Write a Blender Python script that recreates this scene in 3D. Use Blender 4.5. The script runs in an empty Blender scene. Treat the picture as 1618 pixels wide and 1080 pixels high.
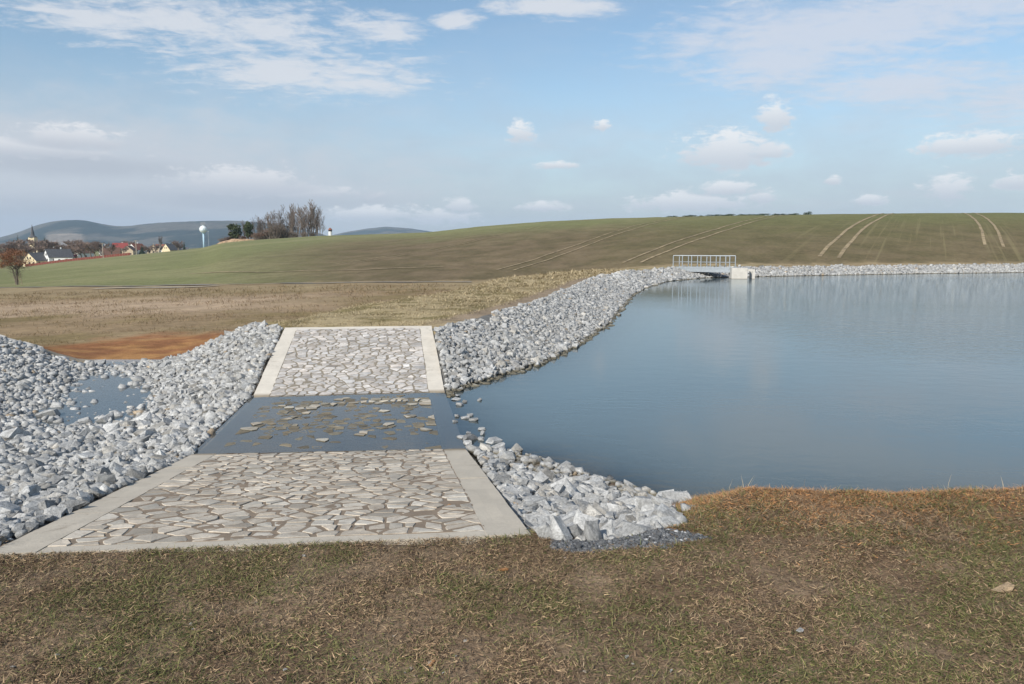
import bpy, bmesh, math, random
import numpy as np
from mathutils import Vector, Matrix, Euler

rng = np.random.default_rng(7)
random.seed(7)
sc = bpy.context.scene
col = sc.collection

# ------------------------------------------------------------------ camera
F, CX, CY, YH = 1200.0, 809.0, 540.0, 390.0          # photograph 1618 x 1080
PITCH = math.atan((CY - YH) / F)
HC = 2.4                                             # eye height above the pond
cam_d = bpy.data.cameras.new('camera')
cam_d.sensor_width = 36.0
cam_d.lens = F / 1618.0 * 36.0
cam_d.clip_start = 0.05
cam_d.clip_end = 30000.0
cam = bpy.data.objects.new('camera', cam_d)
col.objects.link(cam)
cam.location = (0, 0, HC)
cam.rotation_euler = (math.pi / 2 - PITCH, 0, 0)
sc.camera = cam

# ------------------------------------------------------------------ light
SUN_AZ, SUN_EL = math.radians(214), math.radians(37)   # clockwise from +Y: behind the camera, a little left
SKY_STRENGTH, SUN_STRENGTH, EXPOSURE = 0.112, 4.0, 0.3
sc.view_settings.view_transform = 'Standard'
sc.view_settings.look = 'None'
sc.view_settings.exposure = EXPOSURE
sc.view_settings.gamma = 1.0
sc.view_settings.use_curve_mapping = False
sc.render.engine = 'CYCLES'
sc.cycles.use_denoising = True
sc.cycles.max_bounces = 6
sc.cycles.transparent_max_bounces = 12
sc.cycles.volume_bounces = 0
sc.cycles.caustics_reflective = False
sc.cycles.caustics_refractive = False

sun_d = bpy.data.lights.new('sun', 'SUN')
sun_d.energy = SUN_STRENGTH
sun_d.angle = math.radians(0.5)
sun_d.color = (1.0, 0.95, 0.87)
sun = bpy.data.objects.new('sun', sun_d)
col.objects.link(sun)
to_sun = Vector((math.sin(SUN_AZ) * math.cos(SUN_EL), math.cos(SUN_AZ) * math.cos(SUN_EL), math.sin(SUN_EL)))
sun.rotation_euler = to_sun.to_track_quat('Z', 'Y').to_euler()


class NT:
    """small helper for writing node trees as expressions"""
    def __init__(self, tree):
        self.t = tree
        self.n = tree.nodes
        self.l = tree.links

    def put(self, sock, v):
        if isinstance(v, bpy.types.NodeSocket):
            self.l.new(v, sock)
        elif v is not None:
            try:
                sock.default_value = v
            except Exception:
                sock.default_value = tuple(v) + (1.0,)

    def m(self, op, a, b=None, c=None, clamp=False):
        n = self.n.new('ShaderNodeMath'); n.operation = op; n.use_clamp = clamp
        self.put(n.inputs[0], a)
        if b is not None: self.put(n.inputs[1], b)
        if c is not None: self.put(n.inputs[2], c)
        return n.outputs[0]

    def vm(self, op, a, b=None):
        n = self.n.new('ShaderNodeVectorMath'); n.operation = op
        self.put(n.inputs[0], a)
        if b is not None: self.put(n.inputs[1], b)
        return n.outputs[0]

    def comb(self, x, y, z):
        n = self.n.new('ShaderNodeCombineXYZ')
        for i, v in enumerate((x, y, z)): self.put(n.inputs[i], v)
        return n.outputs[0]

    def noise(self, vec, scale, detail=4, rough=0.55, dist=0.0):
        n = self.n.new('ShaderNodeTexNoise')
        if vec is not None: self.l.new(vec, n.inputs['Vector'])
        n.inputs['Scale'].default_value = scale
        n.inputs['Detail'].default_value = detail
        n.inputs['Roughness'].default_value = rough
        n.inputs['Distortion'].default_value = dist
        return n.outputs['Fac']

    def step(self, v, lo, hi, a=0.0, b=1.0):
        n = self.n.new('ShaderNodeMapRange'); n.interpolation_type = 'SMOOTHSTEP'
        self.put(n.inputs['Value'], v)
        self.put(n.inputs['From Min'], lo); self.put(n.inputs['From Max'], hi)
        self.put(n.inputs['To Min'], a); self.put(n.inputs['To Max'], b)
        return n.outputs['Result']

    def mix(self, f, a, b, mode='MIX'):
        n = self.n.new('ShaderNodeMix'); n.data_type = 'RGBA'; n.blend_type = mode
        self.put(n.inputs[0], f)
        self.put(n.inputs[6], a); self.put(n.inputs[7], b)
        return n.outputs[2]

    def attr(self, name):
        n = self.n.new('ShaderNodeAttribute'); n.attribute_name = name
        return n.outputs

    def obj_coord(self):
        return self.n.new('ShaderNodeTexCoord').outputs['Object']

    def world_pos(self):
        return self.n.new('ShaderNodeNewGeometry').outputs['Position']

    def bump(self, h, strength, dist, normal=None):
        n = self.n.new('ShaderNodeBump')
        n.inputs['Strength'].default_value = strength
        n.inputs['Distance'].default_value = dist
        self.l.new(h, n.inputs['Height'])
        if normal is not None: self.l.new(normal, n.inputs['Normal'])
        return n.outputs[0]


def px_dir(px, py):
    u, v = (px - CX) / F, -(py - CY) / F
    return (u, math.cos(PITCH) + v * math.sin(PITCH), -math.sin(PITCH) + v * math.cos(PITCH))


def P(px, py, z):
    d = px_dir(px, py); t = (z - HC) / d[2]
    return (d[0] * t, d[1] * t)


def project(x, y, z):
    zz = z - HC
    dep = y * math.cos(PITCH) - zz * math.sin(PITCH)
    up = y * math.sin(PITCH) + zz * math.cos(PITCH)
    dep = np.maximum(dep, 0.05)
    return CX + F * x / dep, CY - F * up / dep, dep


def build_world():
    w = bpy.data.worlds.new('World')
    sc.world = w
    w.use_nodes = True
    t = NT(w.node_tree)
    bg = t.n['Background']
    sky = t.n.new('ShaderNodeTexSky'); sky.sky_type = 'NISHITA'; sky.sun_disc = False
    sky.sun_elevation = SUN_EL; sky.sun_rotation = SUN_AZ
    sky.air_density = 1.0; sky.dust_density = 1.0; sky.ozone_density = 1.0; sky.altitude = 300
    d = t.n.new('ShaderNodeTexCoord').outputs['Generated']
    sep = t.n.new('ShaderNodeSeparateXYZ'); t.l.new(d, sep.inputs[0])
    x, y, z = sep.outputs
    zc = t.m('MAXIMUM', z, 0.0)
    # high thin cloud on a plane overhead
    den = t.m('ADD', zc, 0.07)
    pl = t.comb(t.m('DIVIDE', x, den), t.m('DIVIDE', y, den), 0.0)
    n1 = t.noise(t.vm('ADD', pl, (3.1, 0.4, 0.0)), 0.55, 8, 0.58, 0.35)
    n2 = t.noise(t.vm('ADD', pl, (7.3, 4.2, 2.0)), 1.9, 7, 0.6, 0.3)
    thin = t.m('MULTIPLY', t.step(n1, 0.46, 0.66), t.step(n2, 0.3, 0.72))
    # angular coordinates in degrees for the low cloud
    az = t.m('MULTIPLY', t.m('ARCTAN2', x, y), 57.2958)
    el = t.m('MULTIPLY', t.m('ARCSINE', z), 57.2958)
    ang = t.comb(t.m('MULTIPLY', x, 1.0), t.m('MULTIPLY', y, 1.0), t.m('MULTIPLY', z, 2.4))
    fl = t.noise(ang, 9.0, 9, 0.6, 0.2)
    fl2 = t.noise(t.vm('ADD', ang, (5.0, 1.0, 3.0)), 24.0, 7, 0.62, 0.2)
    fluff = t.m('ADD', t.m('MULTIPLY', fl, 0.55), t.m('MULTIPLY', fl2, 0.45))
    fl3 = t.noise(t.vm('ADD', ang, (2.0, 8.0, 1.0)), 62.0, 9, 0.62, 0.4)
    fluff_s = t.m('ADD', t.m('MULTIPLY', fl2, 0.4), t.m('MULTIPLY', fl3, 0.6))
    h1 = t.noise(t.vm('MULTIPLY', pl, (1.0, 1.7, 1.0)), 3.4, 8, 0.62, 0.5)
    h2 = t.noise(t.vm('ADD', pl, (1.0, 6.0, 3.0)), 11.0, 6, 0.65, 0.6)
    fluff_h = t.m('ADD', t.m('MULTIPLY', h1, 0.6), t.m('MULTIPLY', h2, 0.4))
    base = t.vm('MULTIPLY', sky.outputs[0], (0.99, 1.05, 1.02))
    # pale veil low over the horizon, all round
    veil = t.m('MULTIPLY', t.step(t.m('ADD', el, t.m('MULTIPLY', t.m('SUBTRACT', fl, 0.5), 9.0)), 15.0, 1.0), 0.8)
    c = t.mix(veil, base, (3.55, 3.95, 4.6, 1))
    c = t.mix(t.m('MULTIPLY', thin, 0.3), c, (4.9, 5.1, 5.5, 1))

    def px2ang(px, py):
        dd = px_dir(px, py); r = math.sqrt(sum(k * k for k in dd))
        return math.degrees(math.atan2(dd[0], dd[1])), math.degrees(math.asin(dd[2] / r))

    def layer(c, items, colour, noise_amt, soft, opacity, flat=2.2, dark=None, fluff=fluff, bias=0.0):
        tot = None
        sh = None
        for px, py, rx, ry in items:
            a0, e0 = px2ang(px, py)
            rx, ry = rx / F * 57.3, ry / F * 57.3
            da = t.m('DIVIDE', t.m('SUBTRACT', az, a0), rx)
            de = t.m('DIVIDE', t.m('SUBTRACT', el, e0), ry)
            dn = t.m('MAXIMUM', de, t.m('MULTIPLY', de, -flat))
            r = t.m('SQRT', t.m('ADD', t.m('MULTIPLY', da, da), t.m('MULTIPLY', dn, dn)))
            k = t.m('SUBTRACT', 1.0, r)
            tot = k if tot is None else t.m('MAXIMUM', tot, k)
            if dark is not None:
                inside = t.m('MULTIPLY', t.step(de, 0.9, -0.5), t.step(k, -0.6, 0.2))
                sh = inside if sh is None else t.m('MAXIMUM', sh, inside)
        f = t.m('ADD', t.m('ADD', tot, bias), t.m('MULTIPLY', t.m('SUBTRACT', fluff, 0.5), noise_amt))
        mask = t.m('MULTIPLY', t.step(f, 0.0, soft), opacity)
        cc = colour if dark is None else t.mix(sh, colour, dark)
        return t.mix(mask, c, cc)

    # broad soft cloud decks
    c = layer(c, [(60, 285, 560, 135), (330, 300, 380, 90), (-500, 260, 500, 160)], (4.55, 4.8, 5.2, 1), 1.8, 0.9, 0.85, 1.0, bias=0.18)
    c = layer(c, [(470, 115, 190, 42), (330, 40, 250, 40), (150, 35, 130, 30), (600, 45, 100, 24), (560, 130, 120, 24), (720, 35, 50, 18),
                  (880, 10, 110, 22), (980, -60, 300, 60)],
              (5.7, 5.8, 6.05, 1), 4.6, 1.1, 0.8, 1.2, fluff=fluff_h, bias=0.2)
    c = layer(c, [(1330, 50, 240, 50), (1240, 100, 120, 36), (1430, 135, 130, 26), (1700, -40, 300, 60), (2000, 120, 300, 50)],
              (5.2, 5.4, 5.95, 1), 4.0, 1.2, 0.75, 1.2, fluff=fluff_h, bias=0.45)
    c = layer(c, [(60, 345, 420, 42), (380, 318, 260, 26), (120, 262, 190, 22), (-400, 330, 400, 60)], (3.35, 3.65, 4.15, 1), 1.4, 0.8, 0.6, 1.0)
    # brighter crowns of the deck and the small cumulus
    c = layer(c, [(390, 292, 100, 30), (480, 305, 110, 16), (125, 222, 70, 22), (20, 235, 120, 18), (-300, 260, 160, 40)],
              (6.2, 6.25, 6.4, 1), 3.4, 0.6, 0.92, 1.8, (4.2, 4.45, 4.9, 1), fluff_s, 0.12)
    c = layer(c, [(1222, 188, 28, 30), (1148, 244, 74, 40), (1215, 240, 34, 16), (823, 212, 24, 20), (950, 200, 18, 10), (728, 326, 24, 18),
                  (690, 344, 70, 18), (1148, 300, 48, 14), (1090, 322, 95, 20), (1205, 312, 22, 14), (1498, 302, 30, 26), (1535, 232, 62, 20),
                  (1372, 318, 24, 10), (1313, 286, 12, 9), (855, 328, 40, 10), (1610, 288, 26, 16), (880, 262, 34, 8), (1740, 290, 60, 40), (1900, 240, 90, 36), (590, 340, 90, 14)],
              (6.7, 6.8, 6.9, 1), 3.6, 0.65, 0.92, 1.6, (4.7, 5.0, 5.45, 1), fluff_s, 0.14)
    t.l.new(c, bg.inputs[0])
    bg.inputs[1].default_value = SKY_STRENGTH
    w.cycles.sampling_method = 'MANUAL'
    w.cycles.sample_map_resolution = 512


build_world()

# ------------------------------------------------------------------ helpers

def tag(o, label=None, cat=None, group=None, kind=None):
    if label: o['label'] = label
    if cat: o['category'] = cat
    if group: o['group'] = group
    if kind: o['kind'] = kind
    return o


def empty(name, loc=(0, 0, 0), rz=0.0, parent=None):
    o = bpy.data.objects.new(name, None)
    o.empty_display_size = 0.2
    col.objects.link(o)
    o.location = loc
    o.rotation_euler = (0, 0, rz)
    if parent: o.parent = parent
    return o


def mesh_np(name, verts, faces, mat=None, colours=None, smooth=False, attr='col', fattr=None):
    """verts (n,3); faces: list of (m,k) int arrays"""
    me = bpy.data.meshes.new(name)
    verts = np.asarray(verts, dtype=np.float32)
    me.vertices.add(len(verts))
    me.vertices.foreach_set('co', verts.ravel())
    loops = np.concatenate([np.asarray(f).ravel() for f in faces]).astype(np.int32)
    sizes = np.concatenate([np.full(len(f), np.asarray(f).shape[1]) for f in faces])
    starts = np.concatenate([[0], np.cumsum(sizes)[:-1]]).astype(np.int32)
    me.loops.add(len(loops))
    me.loops.foreach_set('vertex_index', loops)
    me.polygons.add(len(sizes))
    me.polygons.foreach_set('loop_start', starts)
    if smooth:
        me.polygons.foreach_set('use_smooth', np.ones(len(sizes), dtype=bool))
    me.update(calc_edges=True)
    me.validate()
    if colours is not None:
        a = me.color_attributes.new(attr, 'FLOAT_COLOR', 'POINT')
        cc = np.ones((len(verts), 4), dtype=np.float32); cc[:, :colours.shape[1]] = colours
        a.data.foreach_set('color', cc.ravel())
    if fattr:
        for k, v in fattr.items():
            a = me.attributes.new(k, 'FLOAT', 'POINT')
            a.data.foreach_set('value', np.asarray(v, dtype=np.float32))
    if mat: me.materials.append(mat)
    return me


def link(name, me, parent=None, loc=None, rot=None):
    o = bpy.data.objects.new(name, me)
    col.objects.link(o)
    if parent: o.parent = parent
    if loc is not None: o.location = loc
    if rot is not None: o.rotation_euler = rot
    return o


class MB:
    """collects boxes, tubes and polygons into one mesh"""
    def __init__(self):
        self.v, self.f = [], []

    def poly(self, pts):
        b = len(self.v); self.v += [tuple(p) for p in pts]; self.f.append(tuple(range(b, b + len(pts))))

    def box(self, c, s, rz=0.0):
        cx, cy, cz = c; sx, sy, sz = (k / 2 for k in s)
        ca, sa = math.cos(rz), math.sin(rz)
        b = len(self.v)
        for dz in (-sz, sz):
            for dx, dy in ((-sx, -sy), (sx, -sy), (sx, sy), (-sx, sy)):
                self.v.append((cx + dx * ca - dy * sa, cy + dx * sa + dy * ca, cz + dz))
        for q in ((0, 3, 2, 1), (4, 5, 6, 7), (0, 1, 5, 4), (1, 2, 6, 5), (2, 3, 7, 6), (3, 0, 4, 7)):
            self.f.append(tuple(b + i for i in q))
        return self

    def tube(self, p0, p1, r0, r1=None, n=6, cap=True):
        r1 = r0 if r1 is None else r1
        p0, p1 = Vector(p0), Vector(p1)
        d = (p1 - p0)
        if d.length < 1e-6: return self
        d.normalize()
        a = d.orthogonal().normalized(); bb = d.cross(a)
        b = len(self.v)
        for p, r in ((p0, r0), (p1, r1)):
            for i in range(n):
                t = 2 * math.pi * i / n
                self.v.append(tuple(p + a * (r * math.cos(t)) + bb * (r * math.sin(t))))
        for i in range(n):
            j = (i + 1) % n
            self.f.append((b + i, b + j, b + n + j, b + n + i))
        if cap:
            self.f.append(tuple(b + n + i for i in range(n)))
            self.f.append(tuple(b + n - 1 - i for i in range(n)))
        return self

    def mesh(self, name, mat, smooth=False):
        me = bpy.data.meshes.new(name)
        me.from_pydata(self.v, [], self.f)
        if smooth:
            for p in me.polygons: p.use_smooth = True
        me.update()
        if mat: me.materials.append(mat)
        return me

    def build(self, name, mat, parent=None, smooth=False, loc=None):
        return link(name, self.mesh(name, mat, smooth), parent, loc)


def copy_tree(o, parent=None):
    c = o.copy(); col.objects.link(c); c.parent = parent
    for ch in list(o.children):
        copy_tree(ch, c)
    return c


# numpy value noise
_perm = rng.random((257, 257)).astype(np.float32)
_perm[256] = _perm[0]; _perm[:, 256] = _perm[:, 0]


def vnoise(x, y, scale=1.0, octaves=4, seed=0.0):
    x = np.asarray(x, dtype=np.float64) * scale + seed * 17.31
    y = np.asarray(y, dtype=np.float64) * scale + seed * 9.77
    tot = 0.0; amp = 1.0; s = 0.0
    for k in range(octaves):
        xi = np.floor(x); yi = np.floor(y)
        fx, fy = x - xi, y - yi
        fx = fx * fx * (3 - 2 * fx); fy = fy * fy * (3 - 2 * fy)
        xi = xi.astype(np.int64) & 255; yi = yi.astype(np.int64) & 255
        a = _perm[xi, yi] * (1 - fx) + _perm[xi + 1, yi] * fx
        b = _perm[xi, yi + 1] * (1 - fx) + _perm[xi + 1, yi + 1] * fx
        tot = tot + amp * (a * (1 - fy) + b * fy); s += amp
        amp *= 0.5; x = x * 2.03 + 11.3; y = y * 2.03 + 5.7
    return tot / s


def sstep(v, a, b):
    t = np.clip((v - a) / (b - a), 0, 1)
    return t * t * (3 - 2 * t)


def poly_dist(x, y, pts, closed=False):
    pts = np.asarray(pts, dtype=np.float64)
    n = len(pts)
    best = np.full(np.shape(x), 1e9)
    for i in range(n if closed else n - 1):
        ax, ay = pts[i]; bx, by = pts[(i + 1) % n]
        dx, dy = bx - ax, by - ay
        t = np.clip(((x - ax) * dx + (y - ay) * dy) / (dx * dx + dy * dy + 1e-12), 0, 1)
        best = np.minimum(best, (x - ax - t * dx) ** 2 + (y - ay - t * dy) ** 2)
    return np.sqrt(best)


def in_poly(x, y, pts):
    pts = np.asarray(pts, dtype=np.float64)
    c = np.zeros(np.shape(x), dtype=bool)
    j = len(pts) - 1
    for i in range(len(pts)):
        xi, yi = pts[i]; xj, yj = pts[j]
        m = ((yi > y) != (yj > y)) & (x < (xj - xi) * (y - yi) / (yj - yi + 1e-12) + xi)
        c ^= m
        j = i
    return c


# ------------------------------------------------------------------ plan of the place
CREST = 0.63
NL, NR = (-3.05, 4.22), (0.12, 4.54)                  # near end of the ford
BL0, BR0 = P(305, 717, 0), P(735, 708, 0)             # where the near ramp meets the water
BL1, BR1 = P(398, 628, 0), P(703, 620, 0)             # where the far ramp leaves it
FL, FR = P(450, 517, CREST), P(682, 514, CREST)
FORD = [NL, NR, BR0, BR1, FR, FL, BL1, BL0]


def w2(pts, z=0.0):
    return [P(a, b, z) for a, b in pts]


SHORE = [BR1] + w2([(745, 606), (800, 590), (855, 572), (900, 550), (935, 527), (960, 510), (972, 494), (985, 480), (998, 465), (1012, 455), (1050, 444),
                    (1110, 438.5), (1180, 437), (1300, 434.5), (1450, 432), (1618, 430)]) + [(70, 74), (95, 70), (100, 40), (70, 9), (30, 6.0), (10, 6.6), (4, 6.75),
                    (2.3, 6.7), (1.5, 7.0)] + w2([(940, 752), (900, 740), (850, 722), (800, 712), (765, 709)]) + [BR0]
AXIS = [(-3.4, 16.5), (-3.6, 19), (-2.4, 23), (-0.6, 29), (0.8, 36), (2.2, 44), (5.2, 51.5), (9.5, 58), (14, 66), (24, 76)]

# skyline of the field: photograph column -> row, distance
SK_PX = np.array([-400, 0, 37, 100, 180, 250, 300, 325, 345, 400, 450, 500, 540, 600, 680, 760, 860, 960, 1060, 1250, 1420, 1618, 2200], float)
SK_PY = np.array([424, 423, 421, 413, 405, 398.5, 393.5, 391, 384, 379, 376, 373, 371.5, 370, 367, 358, 350.5, 346, 343, 340, 338, 337, 337], float)
SK_D = np.array([400, 400, 400, 400, 395, 390, 385, 375, 360, 345, 335, 325, 310, 290, 265, 240, 215, 195, 182, 170, 166, 165, 165], float)
SK_D0 = np.array([84, 82, 81, 79, 77, 75, 74, 73.5, 73, 72, 71, 70.5, 70, 70, 70, 71, 72, 74, 76, 77.5, 79, 81, 81], float)
_q = np.linspace(-400, 2200, 1301)
_k = np.hanning(23); _k /= _k.sum()


def _sm(v):
    r = np.interp(_q, SK_PX, v)
    return np.convolve(np.pad(r, 11, mode='edge'), _k, mode='valid')


_SE = (YH - _sm(SK_PY)) / F
_SD, _SD0 = _sm(SK_D), _sm(SK_D0)

# thin-plate surface for the stone chute below the ford
CH = []
for k in np.linspace(0, 1, 6):
    CH.append((NL[0] + (BL0[0] - NL[0]) * k, NL[1] + (BL0[1] - NL[1]) * k, CREST * (1 - k)))
    CH.append((BL1[0] + (FL[0] - BL1[0]) * k, BL1[1] + (FL[1] - BL1[1]) * k, CREST * k))
for k in (0.33, 0.66):
    CH.append((BL0[0] + (BL1[0] - BL0[0]) * k, BL0[1] + (BL1[1] - BL0[1]) * k, -0.02))
for a, b, z in [(405, 511, 0.62), (370, 525, 0.42), (330, 545, 0.10), (290, 562, -0.16), (250, 572, -0.42), (200, 574, -0.47), (150, 573, -0.44), (110, 570, -0.30),
                (60, 553, 0.0), (0, 537, 0.22), (150, 600, -0.47), (220, 605, -0.46), (230, 632, -0.46), (120, 640, -0.46), (60, 655, -0.44), (0, 660, -0.36),
                (0, 600, -0.2), (60, 600, -0.30), (300, 600, -0.24), (330, 640, -0.22), (290, 680, -0.16), (230, 690, -0.28), (150, 700, -0.26), (60, 710, -0.2), (0, 720, -0.16),
                (0, 780, 0.14), (100, 750, -0.02), (200, 715, -0.18)]:
    x_, y_ = P(a, b, z); CH.append((x_, y_, z))
CH += [(-4.6, 4.3, .6), (-8, 4.4, .55), (-12, 5, .5), (-16, 6, .4), (-7, 7.5, .05), (-10, 9, .1), (-14, 10, .2), (-16, 14, .3), (-15, 18, .3), (-17, 22, -.3), (-12, 21, -.42), (-10, 21.5, -.5),
       (-8.5, 21.5, -.5), (-7.2, 21, -.36), (-6.3, 20, .1), (-6.0, 18.2, .55), (-5.3, 18.3, .63), (-5.5, 20.5, .5), (-7, 24, -.4), (-12, 25, -.42)]
CH = np.array(CH)


def _tps_fit(p):
    n = len(p)
    d = np.hypot(p[:, None, 0] - p[None, :, 0], p[:, None, 1] - p[None, :, 1])
    K = np.where(d > 0, d * d * np.log(d + 1e-12), 0) + np.eye(n) * 0.05
    Q = np.c_[np.ones(n), p[:, :2]]
    A = np.block([[K, Q], [Q.T, np.zeros((3, 3))]])
    return np.linalg.solve(A, np.r_[p[:, 2], 0, 0, 0])


_tw = _tps_fit(CH)


def _tps(x, y):
    out = _tw[-3] + _tw[-2] * x + _tw[-1] * y
    for i, (px, py, _) in enumerate(CH):
        d2 = (x - px) ** 2 + (y - py) ** 2
        out = out + _tw[i] * 0.5 * d2 * np.log(d2 + 1e-12)
    return out


def ford_left_x(y):
    return np.interp(y, [NL[1], BL0[1], BL1[1], FL[1]], [NL[0], BL0[0], BL1[0], FL[0]])


def shore_d(x, y):
    """distance to the waterline, positive on land"""
    d = poly_dist(x, y, SHORE, True)
    return np.where(in_poly(x, y, SHORE), -d, d)


def ground_z(x, y, detail=True):
    x = np.asarray(x, float); y = np.asarray(y, float)
    # low land downstream, field behind
    left = -0.42 - 0.028 * np.clip(-x - 12, 0, 60) - 0.006 * np.clip(y - 30, 0, 60)
    ax = poly_dist(x, y, AXIS)
    ridge = left + (CREST - left) * (1 - sstep(ax, 2.0, 5.2))
    near = 1 - sstep(y, 4.6, 9.0)
    L = ridge * (1 - near) + CREST * near
    L = np.where(((x > 6) & (y < 60)) | ((y < 16.5) & (x > ford_left_x(y))) | ((y >= 16.5) & (y < 80) & (x > np.interp(y, [p[1] for p in AXIS], [p[0] for p in AXIS]))), np.maximum(L, CREST), L)
    right = sstep(x / np.maximum(y, 1.0), 0.02, 0.22) * sstep(y, 40, 60)
    L = L + (CREST + 0.05 - L) * right
    # field
    ppx = CX + F * (x / np.maximum(y, 1.0)) * 1.0078
    E = np.interp(ppx, _q, _SE); D1 = np.interp(ppx, _q, _SD); D0 = np.interp(ppx, _q, _SD0)
    z0 = L
    D = D1 - D0
    k = np.maximum(HC - z0 + E * D0, 0.2) / D ** 2
    S = E + 2 * k * D
    dd = np.maximum(y - D0, 0)
    fld = z0 + S * dd - k * dd * dd
    floor = -8.5 + 0.012 * np.clip(y - 400, 0, 620)
    beyond = y > D1
    fld = np.where(beyond, np.maximum(fld, floor + 0 * y), fld)
    L = np.where(y > D0, fld, L)
    # waterline
    sd = shore_d(x, y)
    w = np.where(y < 9.2, 1.5 + 2.1 * np.clip((1.7 - x) / 1.7, 0, 1), 2.2)
    bank = np.where(sd > 0, CREST * np.clip(sd / w, 0, 1) + np.maximum(sd - w, 0) * 0.6, np.maximum(sd * 0.34, -1.6) - 0.01)
    z = np.minimum(L, bank)
    z = np.where(in_poly(x, y, BANK_POLY), z - 0.07 * sstep(poly_dist(x, y, BANK_POLY, True), 0.0, 0.4), z)
    # chute
    wl = sstep(ford_left_x(y) - x, -0.05, 0.02) * np.where(y > FL[1], sstep(ford_left_x(y) - x, -1.0, 0.6), 1.0)
    wt = wl * sstep(y, 3.4, 4.6) * (1 - sstep(y, 19.5, 24)) * (1 - sstep(-x, 14, 18))
    m = wt > 0
    if np.any(m):
        t = _tps(x[m], y[m])
        z = z.copy()
        z[m] = z[m] * (1 - wt[m]) + t * wt[m]
    if detail:
        near_n = (vnoise(x, y, 1.3, 4, 3) - 0.5) * 0.07 * (1 - sstep(y, 30, 80))
        far_n = (vnoise(x, y, 0.15, 3, 5) - 0.5) * 0.22 * sstep(y, 18, 40)
        z = z + (near_n + far_n) * np.where(sd > 0.4, 1, 0.15)
        # turf trodden level with the end of the paving
        kf = (1 - sstep(poly_dist(x, y, FORD, True), 0.1, 0.6)) * (y < 4.66 + 0.1 * x) * (x > -6)
        z = z + (CREST - 0.012 - z) * kf
        # rounded shoulder of the bank in front of the pond
        z = z + 0.07 * np.exp(-((y - 5.25) / 0.6) ** 2) * sstep(x, 1.2, 2.3) * (0.2 + 1.3 * vnoise(x, y, 1.3, 4, 8))
    return np.where(in_poly(x, y, FORD), ford_z(x, y) - 0.02, z)


def gz(x, y):
    return float(ground_z(np.array([float(x)]), np.array([float(y)]))[0])


def ford_z(x, y):
    """designed height of the ford surface along its length"""
    s = y + 0.10 * x
    s0, s1, s2, s3 = (0.5 * ((a[1] + 0.10 * a[0]) + (b[1] + 0.10 * b[0])) for a, b in ((NL, NR), (BL0, BR0), (BL1, BR1), (FL, FR)))
    return np.interp(s, [s0, s1, s2, s3], [CREST, 0, 0, CREST])


def hit(px, py, tmax=900):
    """where the line of sight of a photograph point meets the ground"""
    d = np.array(px_dir(px, py))
    t = np.concatenate([np.arange(2, 30, 0.05), np.arange(30, tmax, 0.3)])
    X, Y, Z = d[0] * t, d[1] * t, HC + d[2] * t
    g = ground_z(X, Y, False)
    i = np.argmax(g >= Z)
    if g[i] < Z[i]: i = len(t) - 1
    return X[i], Y[i]


def at(px, dist):
    return (px - CX) / F / 1.0078 * dist, dist


# ------------------------------------------------------------------ materials

def new_mat(name):
    m = bpy.data.materials.new(name)
    m.use_nodes = True
    t = NT(m.node_tree)
    b = t.n['Principled BSDF']
    b.inputs['Roughness'].default_value = 0.9
    b.inputs['Specular IOR Level'].default_value = 0.25
    return m, t, b


def plain(name, c, rough=0.8, var=0.15, scale=6.0, metal=0.0, bump=0.0):
    m, t, b = new_mat(name)
    n = t.noise(t.obj_coord(), scale, 5, 0.6)
    lo = tuple(k * (1 - var) for k in c) + (1,)
    hi = tuple(min(1, k * (1 + var)) for k in c) + (1,)
    t.l.new(t.mix(t.step(n, 0.3, 0.7), lo, hi), b.inputs['Base Color'])
    b.inputs['Roughness'].default_value = rough
    b.inputs['Metallic'].default_value = metal
    if bump: t.l.new(t.bump(n, bump, 0.02), b.inputs['Normal'])
    return m


def mat_ground():
    m, t, b = new_mat('ground')
    pos = t.world_pos()
    c = t.attr('col')['Color']
    n1 = t.noise(pos, 2.2, 8, 0.65)
    n2 = t.noise(pos, 22.0, 6, 0.65)
    n3 = t.noise(pos, 0.35, 4, 0.6)
    v = t.m('ADD', t.m('ADD', t.m('MULTIPLY', n1, 0.55), t.m('MULTIPLY', n2, 0.6)), t.m('MULTIPLY', n3, 0.35))
    v = t.m('ADD', t.m('MULTIPLY', t.m('SUBTRACT', v, 0.75), 2.1), 1.0)
    # drill rows of the field run up the slope
    sx = t.n.new('ShaderNodeSeparateXYZ'); t.l.new(pos, sx.inputs[0])
    cc = t.m('SUBTRACT', sx.outputs[0], t.m('MULTIPLY', sx.outputs[1], 0.545))
    rows = t.noise(t.comb(t.m('MULTIPLY', cc, 1.0), t.m('MULTIPLY', sx.outputs[1], 0.012), 0.0), 1.25, 3, 0.7)
    fld = t.attr('field')['Fac']
    r = t.m('MULTIPLY', t.step(rows, 0.54, 0.68), t.m('MULTIPLY', fld, 0.36))
    col_ = t.vm('MULTIPLY', c, t.comb(v, v, v))
    col_ = t.mix(r, col_, (0.26, 0.22, 0.115, 1))
    t.l.new(col_, b.inputs['Base Color'])
    b.inputs['Roughness'].default_value = 0.95
    b.inputs['Specular IOR Level'].default_value = 0.1
    h = t.m('ADD', t.m('MULTIPLY', n1, 0.6), t.m('MULTIPLY', n2, 0.25))
    t.l.new(t.bump(h, 0.9, 0.09), b.inputs['Normal'])
    return m


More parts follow.
